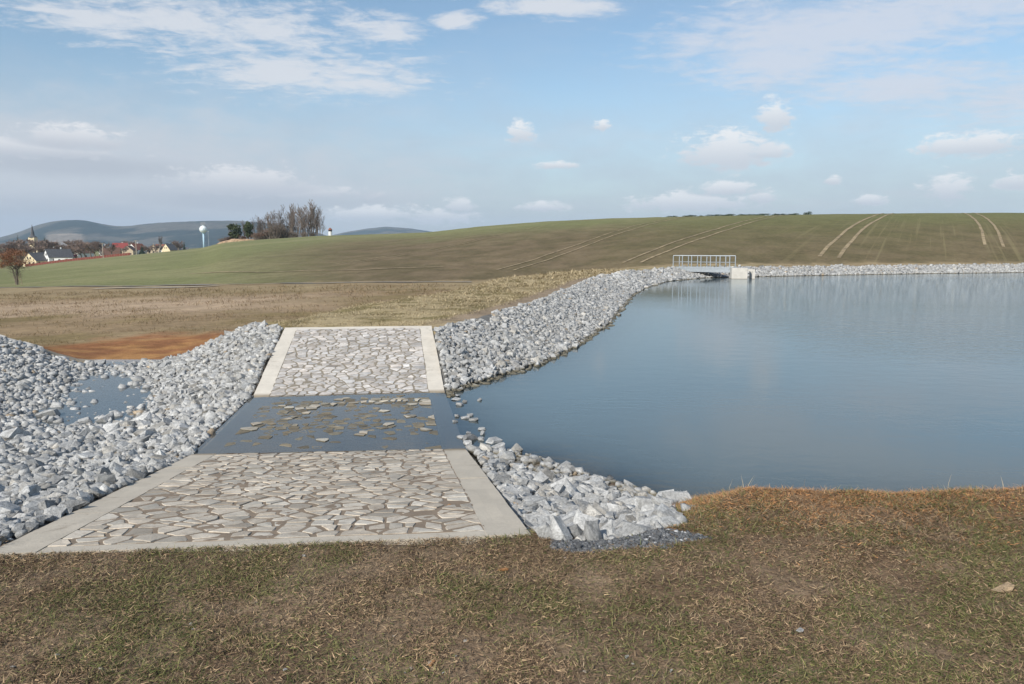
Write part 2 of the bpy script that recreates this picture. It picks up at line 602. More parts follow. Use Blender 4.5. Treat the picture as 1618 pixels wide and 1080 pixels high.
def mat_stone(name='crushed_granite', wetline=False):
    m, t, b = new_mat(name)
    c = t.attr('col')['Color']
    p = t.obj_coord()
    n1 = t.noise(p, 16.0, 7, 0.72, 0.6)
    n2 = t.noise(p, 70.0, 4, 0.7)
    v = t.m('ADD', t.m('MULTIPLY', t.step(n1, 0.32, 0.66), 0.55), t.m('MULTIPLY', t.step(n2, 0.3, 0.7), 0.45))
    v = t.m('ADD', 0.48, t.m('MULTIPLY', v, 0.95))
    inf = t.n.new('ShaderNodeObjectInfo')
    v = t.m('MULTIPLY', v, t.m('ADD', 0.9, t.m('MULTIPLY', inf.outputs['Random'], 0.2)))
    cc = t.vm('MULTIPLY', c, t.comb(v, v, v))
    if wetline:      # damp, algae-stained band at the waterline
        sx = t.n.new('ShaderNodeSeparateXYZ'); t.l.new(t.world_pos(), sx.inputs[0])
        cc = t.mix(t.step(sx.outputs[2], 0.055, 0.015), cc, t.vm('MULTIPLY', cc, (0.42, 0.38, 0.29)))
    t.l.new(cc, b.inputs['Base Color'])
    b.inputs['Roughness'].default_value = 0.82
    t.l.new(t.bump(t.m('ADD', n1, t.m('MULTIPLY', n2, 0.4)), 0.85, 0.02), b.inputs['Normal'])
    return m


def mat_paver():
    m, t, b = new_mat('paving_stone')
    c = t.attr('col')['Color']
    p = t.world_pos()
    n1 = t.noise(p, 9.0, 7, 0.7, 0.4)
    n2 = t.noise(p, 60.0, 5, 0.7)
    n3 = t.noise(p, 1.7, 4, 0.6)
    v = t.m('ADD', t.m('MULTIPLY', n1, 0.8), t.m('ADD', t.m('MULTIPLY', n2, 0.35), t.m('MULTIPLY', n3, 0.3)))
    v = t.m('ADD', 0.12, t.m('MULTIPLY', v, 1.2))
    cc = t.vm('MULTIPLY', c, t.comb(v, v, v))
    # thin mud smears
    mud = t.m('MULTIPLY', t.step(t.noise(t.vm('ADD', p, (4, 2, 0)), 4.5, 9, 0.78, 0.6), 0.48, 0.66), 0.6)
    cc = t.mix(mud, cc, (0.27, 0.21, 0.155, 1))
    # wet below and just at the waterline
    sx = t.n.new('ShaderNodeSeparateXYZ'); t.l.new(p, sx.inputs[0])
    wet = t.step(sx.outputs[2], 0.013, 0.007)
    cc = t.mix(wet, cc, t.vm('MULTIPLY', cc, (0.40, 0.38, 0.33)))
    t.l.new(cc, b.inputs['Base Color'])
    b.inputs['Roughness'].default_value = 0.85
    t.l.new(t.bump(t.m('ADD', n1, t.m('MULTIPLY', n2, 0.3)), 0.6, 0.012), b.inputs['Normal'])
    return m


def mat_concrete(name, c, mudcol=(0.2, 0.155, 0.11, 1), mud=0.5):
    m, t, b = new_mat(name)
    p = t.world_pos()
    n1 = t.noise(p, 2.4, 8, 0.66, 0.3)
    n2 = t.noise(p, 40.0, 5, 0.7)
    v = t.m('ADD', 0.62, t.m('ADD', t.m('MULTIPLY', n1, 0.55), t.m('MULTIPLY', n2, 0.2)))
    cc = t.vm('MULTIPLY', tuple(c), t.comb(v, v, v))
    k = t.m('MULTIPLY', t.step(t.noise(t.vm('ADD', p, (1.3, 7, 0)), 2.6, 9, 0.75, 0.6), 0.55, 0.72), mud)
    k2 = t.m('MULTIPLY', t.step(t.noise(t.vm('ADD', p, (9, 3, 0)), 18.0, 4, 0.6), 0.70, 0.76), 0.8)
    cc = t.mix(t.m('MAXIMUM', k, k2), cc, mudcol)
    sx = t.n.new('ShaderNodeSeparateXYZ'); t.l.new(p, sx.inputs[0])
    wet = t.step(sx.outputs[2], 0.03, 0.005)
    cc = t.mix(wet, cc, t.vm('MULTIPLY', cc, (0.5, 0.45, 0.38)))
    t.l.new(cc, b.inputs['Base Color'])
    t.l.new(t.bump(t.m('ADD', n1, t.m('MULTIPLY', n2, 0.4)), 0.5, 0.012), b.inputs['Normal'])
    return m


def mat_water(name, murk, ripple, rscale, rough=0.02, patch=True):
    m, t, b = new_mat(name)
    t.n.remove(b)
    out = t.n['Material Output']
    p = t.world_pos()
    pw = t.vm('MULTIPLY', p, (0.8, 1.25, 1.0))
    h = t.m('ADD', t.noise(pw, rscale, 4, 0.6, 0.4), t.m('MULTIPLY', t.noise(pw, rscale * 3.3, 3, 0.6), 0.35))
    bn = t.n.new('ShaderNodeBump')
    bn.inputs['Distance'].default_value = 0.03 if patch else 0.02
    t.l.new(h, bn.inputs['Height'])
    if patch:   # gusts ruffle the middle of the pond more than the sheltered edges
        g = t.m('MULTIPLY', t.m('MULTIPLY', t.attr('ruffle')['Fac'], t.step(t.noise(p, 0.055, 4, 0.6, 0.5), 0.3, 0.6, 0.5, 1.0)), ripple)
        t.l.new(g, bn.inputs['Strength'])
    else:
        bn.inputs['Strength'].default_value = ripple
    gl = t.n.new('ShaderNodeBsdfGlossy'); gl.inputs['Roughness'].default_value = rough
    gl.inputs['Color'].default_value = (0.84, 0.89, 0.93, 1)
    t.l.new(bn.outputs[0], gl.inputs['Normal'])
    fr = t.n.new('ShaderNodeFresnel'); fr.inputs['IOR'].default_value = 1.30
    t.l.new(bn.outputs[0], fr.inputs['Normal'])
    tr = t.n.new('ShaderNodeBsdfTransparent'); tr.inputs['Color'].default_value = (0.86, 0.88, 0.86, 1)
    df = t.n.new('ShaderNodeBsdfDiffuse'); df.inputs['Color'].default_value = tuple(murk) + (1,)
    mx = t.n.new('ShaderNodeMixShader')
    t.l.new(t.attr('murk')['Fac'], mx.inputs[0]); t.l.new(tr.outputs[0], mx.inputs[1]); t.l.new(df.outputs[0], mx.inputs[2])
    m2 = t.n.new('ShaderNodeMixShader')
    t.l.new(fr.outputs[0], m2.inputs[0]); t.l.new(mx.outputs[0], m2.inputs[1]); t.l.new(gl.outputs[0], m2.inputs[2])
    t.l.new(m2.outputs[0], out.inputs['Surface'])
    return m


def mat_blade(name, trans=0.25):
    m, t, b = new_mat(name)
    c = t.attr('col')['Color']
    t.l.new(c, b.inputs['Base Color'])
    b.inputs['Roughness'].default_value = 0.8
    b.inputs['Specular IOR Level'].default_value = 0.2
    return m


M_GROUND = mat_ground()
M_STONE = mat_stone()
M_STONE_BANK = mat_stone('crushed_granite_bank', True)
M_PAVER = mat_paver()
M_KERB = mat_concrete('kerb_concrete', (0.62, 0.565, 0.48))
M_KERB_NEAR = mat_concrete('near_kerb_concrete', (0.48, 0.425, 0.345), (0.22, 0.17, 0.12, 1), 0.7)  # near ramp kerbs: darker base colour overall, heavier mud patches
M_BED = mat_concrete('mortar_bed', (0.235, 0.18, 0.13), (0.16, 0.118, 0.082, 1), 0.8)
M_BEDPALE = mat_concrete('mortar_bed_pale', (0.25, 0.215, 0.165), (0.11, 0.088, 0.062, 1), 0.95)
M_CONC = mat_concrete('pier_concrete', (0.56, 0.53, 0.48), (0.3, 0.26, 0.2, 1), 0.35)
M_POND = mat_water('pond_water', (0.105, 0.132, 0.132), 1.0, 2.2)
M_FORDW = mat_water('ford_water', (0.165, 0.168, 0.16), 0.07, 5.0, 0.02, False)
M_POOLW = mat_water('pool_water', (0.17, 0.175, 0.17), 0.06, 5.0, 0.02, False)
M_BLADE = mat_blade('grass_blade')
M_STEEL = plain('galvanised_steel', (0.40, 0.43, 0.45), 0.5, 0.1, 8, 0.6)
M_ASPHALT = plain('asphalt', (0.22, 0.205, 0.19), 0.9, 0.25, 3)
M_FURROW = plain('furrow_soil', (0.15, 0.125, 0.075), 0.95, 0.3, 0.9)
M_TRACK = plain('track_soil', (0.29, 0.225, 0.135), 0.95, 0.35, 0.9)
M_BARK = plain('grey_bark', (0.19, 0.155, 0.125), 0.9, 0.3, 3)
M_TWIG = plain('twig', (0.17, 0.135, 0.11), 0.9, 0.3, 2)
M_REDLEAF = plain('withered_leaf', (0.21, 0.10, 0.055), 0.9, 0.4, 5)
M_NEEDLE = plain('needle', (0.035, 0.055, 0.028), 0.9, 0.4, 2)
M_EVERGREEN = plain('evergreen_leaf', (0.06, 0.075, 0.03), 0.9, 0.4, 2)
M_WOOD = plain('weathered_wood', (0.26, 0.2, 0.14), 0.9, 0.25, 5)
M_GLASS = plain('window_glass', (0.03, 0.035, 0.045), 0.25, 0.1, 3)

# ------------------------------------------------------------------ ground

def build_ground():
    xs = 6 * np.sinh(np.linspace(-math.asinh(433), math.asinh(433), 800))
    v = np.linspace(math.asinh(-4.5), math.asinh(1080), 540)
    ys = 6 + 6 * np.sinh(v)
    X, Y = np.meshgrid(xs, ys)
    x, y = X.ravel(), Y.ravel()
    z = ground_z(x, y)
    inf = in_poly(x, y, FORD)
    z0 = z
    fz = ford_z(x, y)
    fd = poly_dist(x, y, FORD, True)
    front = (y < 4.9 + 0.1 * x)
    z = np.where(inf, fz - np.where(front, 0.05 + 0.17 * sstep(fd, 0.3, 0.7), 0.085 + 0.13 * sstep(fd, 0.12, 0.6)), z0)
    k_ = 1 - sstep(fd, 0.10, 0.40)
    out_lim = z0 + (np.minimum(z0, fz - 0.075) - z0) * k_
    z = np.where(~inf & (y < 4.66 + 0.1 * x) & (x < 0.6), z0, np.where(~inf, out_lim, z))
    ppx, ppy, dep = project(x, y, z)
    sd = shore_d(x, y)
    n1 = vnoise(x, y, 0.35, 5, 1); n2 = vnoise(x, y, 1.5, 4, 2); n3 = vnoise(x, y, 0.06, 4, 4)
    C = lambda *c: np.array(c)[None, :]

    def mixc(a, b, f): return a * (1 - f[:, None]) + b * f[:, None]
    # foreground soil under the turf
    soil = mixc(np.repeat(C(0.16, 0.108, 0.068), len(x), 0), C(0.225, 0.16, 0.104), sstep(n2, 0.4, 0.7))
    c = soil
    # land left of the dam: bands of olive turf, bleached grass and bare soil
    olive = mixc(np.repeat(C(0.21, 0.158, 0.078), len(x), 0), C(0.27, 0.195, 0.115), sstep(n1, 0.35, 0.65))
    straw = mixc(np.repeat(C(0.33, 0.255, 0.15), len(x), 0), C(0.25, 0.185, 0.105), sstep(n1, 0.35, 0.7))
    beige = np.repeat(C(0.40, 0.295, 0.20), len(x), 0)
    orange = mixc(np.repeat(C(0.26, 0.12, 0.055), len(x), 0), C(0.38, 0.20, 0.08), sstep(n2, 0.4, 0.65))
    land = olive
    wob = (n1 - 0.5) * 30
    band = sstep(y + (n3 - .5) * 14 + wob * .3, 30, 35) * (1 - sstep(y + wob * .2, 44, 54)) * (1 - sstep(x, -16, -6))
    land = mixc(land, beige, band * 0.9)
    land = mixc(land, straw, sstep(y + wob * 0.15, 50, 58) * 0.8)
    # orange cut beside the pool
    e = np.hypot((x + 9.3 - 0.05 * (y - 20)) / 4.6, (y - 19.0) / 6.5) + (n2 - .5) * 0.5
    fade = 1 - sstep(e, 0.7, 1.15)
    land = mixc(land, orange, fade)
    rim = np.exp(-((e - 1.25) / 0.16) ** 2) * sstep(n2, 0.42, 0.6)
    land = mixc(land, straw, rim * 0.7)
    lf = sstep(y + wob * 0.02, 15.8, 17.0)
    c = mixc(c, land, lf)
    # dam crest beyond the ford: bleached straw mulch, bare strip along the stones
    ax = poly_dist(x, y, AXIS)
    crest = (1 - sstep(ax + (n2 - .5) * 1.6, 2.2, 3.6)) * sstep(y, 16.2, 16.6)
    mulch = mixc(np.repeat(C(0.36, 0.285, 0.165), len(x), 0), C(0.20, 0.16, 0.075), sstep(n2, 0.45, 0.62))
    c = mixc(c, mulch, crest)
    strip = (1 - sstep(np.abs(sd - 2.75), 0.25, 0.6)) * sstep(y, 16.5, 19) * (1 - sstep(y, 60, 64))
    c = mixc(c, C(0.27, 0.205, 0.145), strip * 0.9)
    # field
    D0 = np.interp(CX + F * (x / np.maximum(y, 1)) * 1.0078, _q, _SD0)
    D1 = np.interp(CX + F * (x / np.maximum(y, 1)) * 1.0078, _q, _SD)
    u = (y - D0) / (D1 - D0)
    green = mixc(np.repeat(C(0.215, 0.208, 0.10), len(x), 0), C(0.175, 0.18, 0.08), sstep(n3, 0.35, 0.65))
    brown = mixc(np.repeat(C(0.165, 0.125, 0.075), len(x), 0), C(0.125, 0.10, 0.055), sstep(n1, 0.35, 0.65))
    # thinly sown foot of the slope shows its soil
    fx = sstep(x / np.maximum(y, 1), -0.46, -0.16)
    bare = (1 - sstep(u + (n3 - .5) * 0.22, 0.10 + 0.14 * fx, 0.36 + 0.40 * fx)) * fx
    fcol = mixc(green, brown, np.clip(bare, 0, 1))
    rt = sstep(x / np.maximum(y, 1), 0.05, 0.3)
    fcol = mixc(fcol, C(0.125, 0.122, 0.05), rt * 0.62)
    fcol = mixc(fcol, brown, np.clip(rt * (1 - sstep(u + (n3 - .5) * .3, 0.02, 0.5)) * 0.75, 0, 1))
    infield = sstep(y - D0 + (n2 - .5) * 2.5, -0.8, 0.8)
    c = mixc(c, fcol, infield)
    edge = np.exp(-((y - D0 + 1.2 + (n2 - .5) * 2) / 1.3) ** 2) * sstep(x / np.maximum(y, 1), -0.2, 0.1)
    c = mixc(c, C(0.34, 0.26, 0.15), edge * 0.75)
    # far valley floor
    val = sstep(y, 900, 1500)
    c = mixc(c, C(0.13, 0.13, 0.075), val)
    # under the stones and under water
    c = mixc(c, C(0.16, 0.155, 0.145), (sd < 2.4) * (sd > -0.8) * (y > 9) * 1.0 * (1 - sstep(y, 90, 95)))
    chute = in_poly(x, y, CHUTE_POLY)
    c = mixc(c, C(0.19, 0.18, 0.165), chute * 1.0)
    c = mixc(c, C(0.115, 0.09, 0.065), (sd < -0.5) * 1.0)
    c = mixc(c, C(0.27, 0.16, 0.085), np.exp(-((sd - 1.0) / 0.8) ** 2) * (y < 7.5) * (x > 1.0) * (sd > -.3))
    c = mixc(c, C(0.17, 0.15, 0.125), in_poly(x, y, BANK_POLY) * sstep(poly_dist(x, y, BANK_POLY, True), 0.05, 0.2))
    ny, nx = X.shape
    idx = np.arange(nx * ny).reshape(ny, nx)
    f = np.stack([idx[:-1, :-1], idx[:-1, 1:], idx[1:, 1:], idx[1:, :-1]], -1).reshape(-1, 4)
    fld = infield * (0.22 + 0.78 * sstep(x / np.maximum(y, 1), 0.28, 0.46)) * (1 - sstep(y, 600, 700))
    me = mesh_np('ground', np.c_[x, y, z], [f], M_GROUND, c, True, fattr={'field': fld})
    tag(link('ground', me), 'rolling ground of the dam, meadow and sown field', kind='structure')


CHUTE_POLY = [(NL[0] - .02, NL[1] + .1), (BL0[0] - .02, BL0[1]), (BL1[0] - .02, BL1[1]), (FL[0] - .02, FL[1] - .1), P(405, 511, .62), P(370, 525, .42), P(330, 545, .10), P(290, 562, -.16),
              P(250, 572, -.42), P(200, 574, -.46), P(150, 573, -.44), P(110, 571, -.30), P(60, 553, 0.0), P(0, 536, .22), (-15.5, 18.5), (-16, 12), (-13, 8.2), (-9, 6.2), (-5.5, 4.6)]
BANK_POLY = [(NR[0] + .02, NR[1] + .02), P(880, 848, CREST), P(960, 842, CREST), P(1040, 836, CREST), P(1085, 826, CREST), P(1062, 800, .5), (1.62, 6.7), (1.5, 7.15)] + w2([(940, 755), (900, 742), (850, 724), (800, 713), (765, 709)]) + [BR0]
build_ground()

# ------------------------------------------------------------------ water

def build_water():
    # pond: a fine sheet near the camera growing coarser
    xs = np.unique(np.r_[np.arange(-1.6, 6, 0.16), np.arange(6, 20, 0.6), np.arange(20, 104, 2.0)])
    ys = np.unique(np.r_[np.arange(4.8, 20, 0.16), np.arange(20, 60, 0.4), np.arange(60, 80, 0.5)])
    X, Y = np.meshgrid(xs, ys); x, y = X.ravel(), Y.ravel()
    sd = shore_d(x, y)
    depth = np.maximum(-ground_z(x, y, False), 0)
    murk = 1 - np.exp(-depth * 5.5)
    ny, nx = X.shape
    idx = np.arange(nx * ny).reshape(ny, nx)
    f = np.stack([idx[:-1, :-1], idx[:-1, 1:], idx[1:, 1:], idx[1:, :-1]], -1).reshape(-1, 4)
    cx_, cy_ = x[f].mean(1), y[f].mean(1)
    keep = ((sd[f].min(1) < 0.5) | ((sd[f].min(1) < 1.3) & (cx_ < 1.3) & (cy_ < 9.5))) & ~in_poly(cx_ + 0.3, cy_, FORD)
    keep &= (cx_ > ford_left_x(cy_) + 1.5)
    f = f[keep]
    used = np.unique(f); remap = -np.ones(len(x), int); remap[used] = np.arange(len(used))
    me = mesh_np('pond_water', np.c_[x, y, np.full(len(x), -0.004)][used], [remap[f]], M_POND, None, True, fattr={'murk': murk[used], 'ruffle': (0.12 + 0.88 * sstep(-sd, 1.5, 9) * sstep(y + 0.35 * x, 12, 30))[used]})
    tag(link('pond_water', me), 'still blue grey water of the reservoir', kind='structure')
    # sheet of water over the sunken bed of the ford
    n, m = 24, 30
    vs, mk = [], []
    for j in range(m + 1):
        k = -0.012 + 1.024 * j / m
        l = np.array(BL0) + (np.array(BL1) - BL0) * k; r = np.array(BR0) + (np.array(BR1) - BR0) * k
        for i in range(n + 1):
            u = -0.004 + 1.004 * i / n
            q = l + (r - l) * u
            vs.append((q[0], q[1], 0.0)); mk.append(0.38)
    idx = np.arange((n + 1) * (m + 1)).reshape(m + 1, n + 1)
    f = np.stack([idx[:-1, :-1], idx[:-1, 1:], idx[1:, 1:], idx[1:, :-1]], -1).reshape(-1, 4)
    me = mesh_np('ford_water', vs, [f], M_FORDW, None, True, fattr={'murk': mk})
    tag(link('ford_water', me), 'thin sheet of water over the paved ford', kind='structure')
    # pool among the stones below
    xs = np.arange(-12.5, -4.6, 0.15); ys = np.arange(10.5, 19.0, 0.15)
    X, Y = np.meshgrid(xs, ys); x, y = X.ravel(), Y.ravel()
    g = ground_z(x, y, False)
    ny, nx = X.shape
    idx = np.arange(nx * ny).reshape(ny, nx)
    f = np.stack([idx[:-1, :-1], idx[:-1, 1:], idx[1:, 1:], idx[1:, :-1]], -1).reshape(-1, 4)
    keep = (g[f].min(1) < POOL_Z + 0.02)
    f = f[keep]
    used = np.unique(f); remap = -np.ones(len(x), int); remap[used] = np.arange(len(used))
    me = mesh_np('pool_water', np.c_[x, y, np.full(len(x), POOL_Z)][used], [remap[f]], M_POOLW, None, True, fattr={'murk': np.full(len(used), 0.5)})
    tag(link('pool_water', me), 'shallow pool lying among the chute stones', kind='structure')


POOL_Z = -0.405
build_water()

# ------------------------------------------------------------------ road, wheel tracks, far hills

def drape_strip(name, pts, width, mat, lift=0.02, label=None, step=1.5):
    pts = np.array(pts, float)
    seg = np.hypot(*np.diff(pts, axis=0).T); s = np.r_[0, np.cumsum(seg)]
    n = max(2, int(s[-1] / step))
    q = np.linspace(0, s[-1], n)
    cx_, cy_ = np.interp(q, s, pts[:, 0]), np.interp(q, s, pts[:, 1])
    tx, ty = np.gradient(cx_), np.gradient(cy_)
    ln = np.hypot(tx, ty); nx, ny = -ty / ln, tx / ln
    wv = width * (0.85 + 0.3 * vnoise(q, q * 0, 0.4, 2, 6))
    jit = (vnoise(q, q * 0 + 3, 0.25, 3, 9) - .5) * width * 0.5
    rows = []
    for k in (-0.5, 0, 0.5):
        a, b = cx_ + nx * (wv * k + jit), cy_ + ny * (wv * k + jit)
        rows.append(np.c_[a, b, ground_z(a, b) + lift])
    v = np.stack(rows, 1).reshape(-1, 3)
    idx = np.arange(len(v)).reshape(n, 3)
    f = np.concatenate([np.stack([idx[:-1, i], idx[:-1, i + 1], idx[1:, i + 1], idx[1:, i]], -1) for i in (0, 1)])
    return tag(link(name, mesh_np(name, v, [f], mat, None, True)), label, kind='structure')


drape_strip('road', [hit(-140, 457), hit(0, 455.0), hit(250, 451.5), hit(500, 447.8), hit(745, 446.0)], 1.1, M_ASPHALT, 0.06, 'narrow grey lane crossing the meadow')
drape_strip('path', [hit(150, 456), hit(235, 454.2), hit(290, 453.6), hit(345, 452.4)], 1.3, plain('pale_gravel', (0.42, 0.36, 0.28), 0.9, 0.2, 2), 0.07, 'pale gravel verge beside the lane')


def track_pair(a, b, gauge, w, n=0):
    a, b = np.array(a), np.array(b)
    d = (b - a) / np.hypot(*(b - a)); nrm = np.array([-d[1], d[0]])
    for s in (-1, 1):
        k = np.linspace(0, 1, 12)
        pts = [a + (b - a) * t + nrm * (gauge / 2 * s + 0.35 * math.sin(t * 7 + n)) for t in k]
        drape_strip('wheel_track', pts, w, M_TRACK, 0.05, 'pale wheel track pressed into the sown field')


track_pair((34.0, 82), (34.0 + 0.56 * 100, 182), 1.9, 0.4, 0)
track_pair((12.5, 78), (12.5 + 0.525 * 112, 190), 1.9, 0.3, 1)
track_pair((-0.5, 79), (-0.5 + 0.44 * 115, 194), 1.9, 0.26, 2)
track_pair((-22, 96), (-22 + 0.48 * 130, 226), 1.9, 0.2, 4)
track_pair((58, 92), (58 + 0.55 * 95, 187), 1.9, 0.34, 3)
drape_strip('wheel_track', [hit(300, 432), hit(430, 430), hit(560, 426.5), hit(700, 422)], 0.5, M_TRACK, 0.05, 'pale wheel track pressed into the sown field')
drape_strip('wheel_track', [hit(395, 408), hit(470, 404.5), hit(530, 402)], 0.3, M_FURROW, 0.05, 'dark furrow in the green field')


def hill(name, prof, dist, depth, label, seed):
    px = np.array([p[0] for p in prof], float); py = np.array([p[1] for p in prof], float)
    q = np.linspace(px[0], px[-1], 260)
    k = np.hanning(15); k /= k.sum()
    top = np.interp(q, px, py); top = np.convolve(np.pad(top, 7, mode='edge'), k, mode='valid')
    nrow = 70
    V, Cc = [], []
    for j in range(nrow):
        t = j / (nrow - 1) * 1.5                                   # 0 foot .. 1 ridge .. 1.5 behind
        y = dist + depth * (t - 1)
        x = (q - CX) / F / 1.0078 * y
        zr = HC + (YH - top) / F * dist
        h = np.where(t <= 1, np.sin(t * math.pi / 2) ** 1.25, 1 - (t - 1) * 1.2)
        n = (vnoise(x, np.full_like(x, y), 0.0016, 5, seed) - .5) * (60 * h * (1 - t) if t < 1 else 0)
        z = -8 + (zr + 8) * h + n + (vnoise(x, np.full_like(x, y), 0.02, 2, seed + 2)) * 5 * h
        V.append(np.c_[x, np.full_like(x, y), z])
        f1 = sstep(vnoise(x, np.full_like(x, y), 0.005, 4, seed + 4), 0.44, 0.56)[:, None]
        c = np.array([[0.03, 0.042, 0.035]]) * (1 - f1) + np.array([[0.12, 0.108, 0.085]]) * f1
        patch = ((1 - sstep(np.abs(q - 104 + 8 * (vnoise(q, q * 0, 0.1, 2, 3) - .5)), 24, 34)) * (0.10 < t < 0.36) * 0.8)[:, None]
        c = c * (1 - patch) + np.array([[0.27, 0.22, 0.17]]) * patch
        Cc.append(c)
    V = np.concatenate(V); Cc = np.concatenate(Cc)
    idx = np.arange(len(V)).reshape(nrow, len(q))
    f = np.stack([idx[:-1, :-1], idx[:-1, 1:], idx[1:, 1:], idx[1:, :-1]], -1).reshape(-1, 4)
    m, t, b = new_mat(name + '_forest')
    c = t.attr('col')['Color']
    p = t.world_pos()
    n = t.noise(p, 0.022, 7, 0.75)
    v = t.m('ADD', -0.35, t.m('MULTIPLY', n, 2.7))
    t.l.new(t.vm('MULTIPLY', c, t.comb(v, v, v)), b.inputs['Base Color'])
    t.l.new(t.bump(n, 1.0, 10.0), b.inputs['Normal'])
    b.inputs['Specular IOR Level'].default_value = 0.0
    tag(link(name, mesh_np(name, V, [f], m, Cc, True)), label, kind='structure')


hill('hills', [(-700, 372), (-400, 360), (-200, 368), (-60, 384), (0, 377), (30, 369), (60, 357), (90, 350), (130, 348.5), (150, 352), (175, 358), (205, 359.5), (230, 355), (270, 352.5), (320, 351), (370, 350),
               (430, 354), (480, 362), (510, 371), (540, 380)], 5200, 1500, 'wooded blue hills rising behind the village', 11)
hill('hill', [(500, 378), (540, 368.5), (580, 362), (612, 359), (650, 362), (690, 368), (740, 376)], 6800, 1200, 'low blue hill peeping over the field', 21)

# ------------------------------------------------------------------ paved ford

def clip_half(poly, nx, ny, d):
    """keep the side where nx*x + ny*y <= d"""
    out = []
    n = len(poly)
    for i in range(n):
        a, b = poly[i], poly[(i + 1) % n]
        da, db = nx * a[0] + ny * a[1] - d, nx * b[0] + ny * b[1] - d
        if da <= 0: out.append(a)
        if (da < 0 < db) or (db < 0 < da):
            t = da / (da - db)
            out.append((a[0] + (b[0] - a[0]) * t, a[1] + (b[1] - a[1]) * t))
    return out


def stone_cells(W, L, sx, sy, gap, r, lost=0.0):
    seeds = []
    rows = max(1, int(round(L / sy))); cols = max(1, int(round(W / sx)))
    for j in range(rows):
        off = r.uniform(-0.5, 0.5)
        b0 = (j + 0.5) * L / rows
        wob = r.uniform(0, 6.28)
        for i in range(-1, cols + 1):
            a = (i + 0.5 + off + r.uniform(-0.42, 0.42)) * W / cols
            b = b0 + r.uniform(-0.2, 0.2) * L / rows + 0.05 * math.sin(a * 2.1 + wob)
            if 0.02 < a < W - 0.02: seeds.append((a, min(max(b, 0.01), L - 0.01)))
    S = np.array(seeds)
    cells = []
    for k, (a, b) in enumerate(seeds):
        poly = [(0, 0), (W, 0), (W, L), (0, L)]
        d2 = (S[:, 0] - a) ** 2 + (S[:, 1] - b) ** 2
        for q in np.argsort(d2)[1:18]:
            nx, ny = S[q, 0] - a, S[q, 1] - b
            ln = math.hypot(nx, ny)
            if ln < 1e-4: continue
            nx, ny = nx / ln, ny / ln
            g = gap * (r.uniform(0.3, 1.1) if r.random() < 0.82 else r.uniform(1.2, 2.2))
            poly = clip_half(poly, nx, ny, nx * a + ny * b + ln / 2 - g / 2)
            if len(poly) < 3: break
        if len(poly) < 3 or r.random() < lost: continue
        # merge tiny edges, ragged outline
        pts = []
        for i in range(len(poly)):
            p, q = poly[i], poly[(i + 1) % len(poly)]
            if math.hypot(p[0] - q[0], p[1] - q[1]) < 0.012: continue
            pts.append(p)
        if len(pts) < 3: continue
        cx_ = sum(p[0] for p in pts) / len(pts); cy_ = sum(p[1] for p in pts) / len(pts)
        area = 0.5 * abs(sum(pts[i][0] * pts[(i + 1) % len(pts)][1] - pts[(i + 1) % len(pts)][0] * pts[i][1] for i in range(len(pts))))
        if area < 0.006: continue
        rag = []
        for i in range(len(pts)):
            p, q = pts[i], pts[(i + 1) % len(pts)]
            e = math.hypot(p[0] - q[0], p[1] - q[1])
            rag.append((p[0] + (cx_ - p[0]) * r.uniform(0.02, 0.12), p[1] + (cy_ - p[1]) * r.uniform(0.02, 0.12)))
            if e > 0.09:
                t = r.uniform(0.3, 0.7)
                mx, my = p[0] + (q[0] - p[0]) * t, p[1] + (q[1] - p[1]) * t
                s = r.uniform(-0.02, 0.12)
                rag.append((mx + (cx_ - mx) * s, my + (cy_ - my) * s))
        cells.append((rag, (cx_, cy_), area))
    return cells


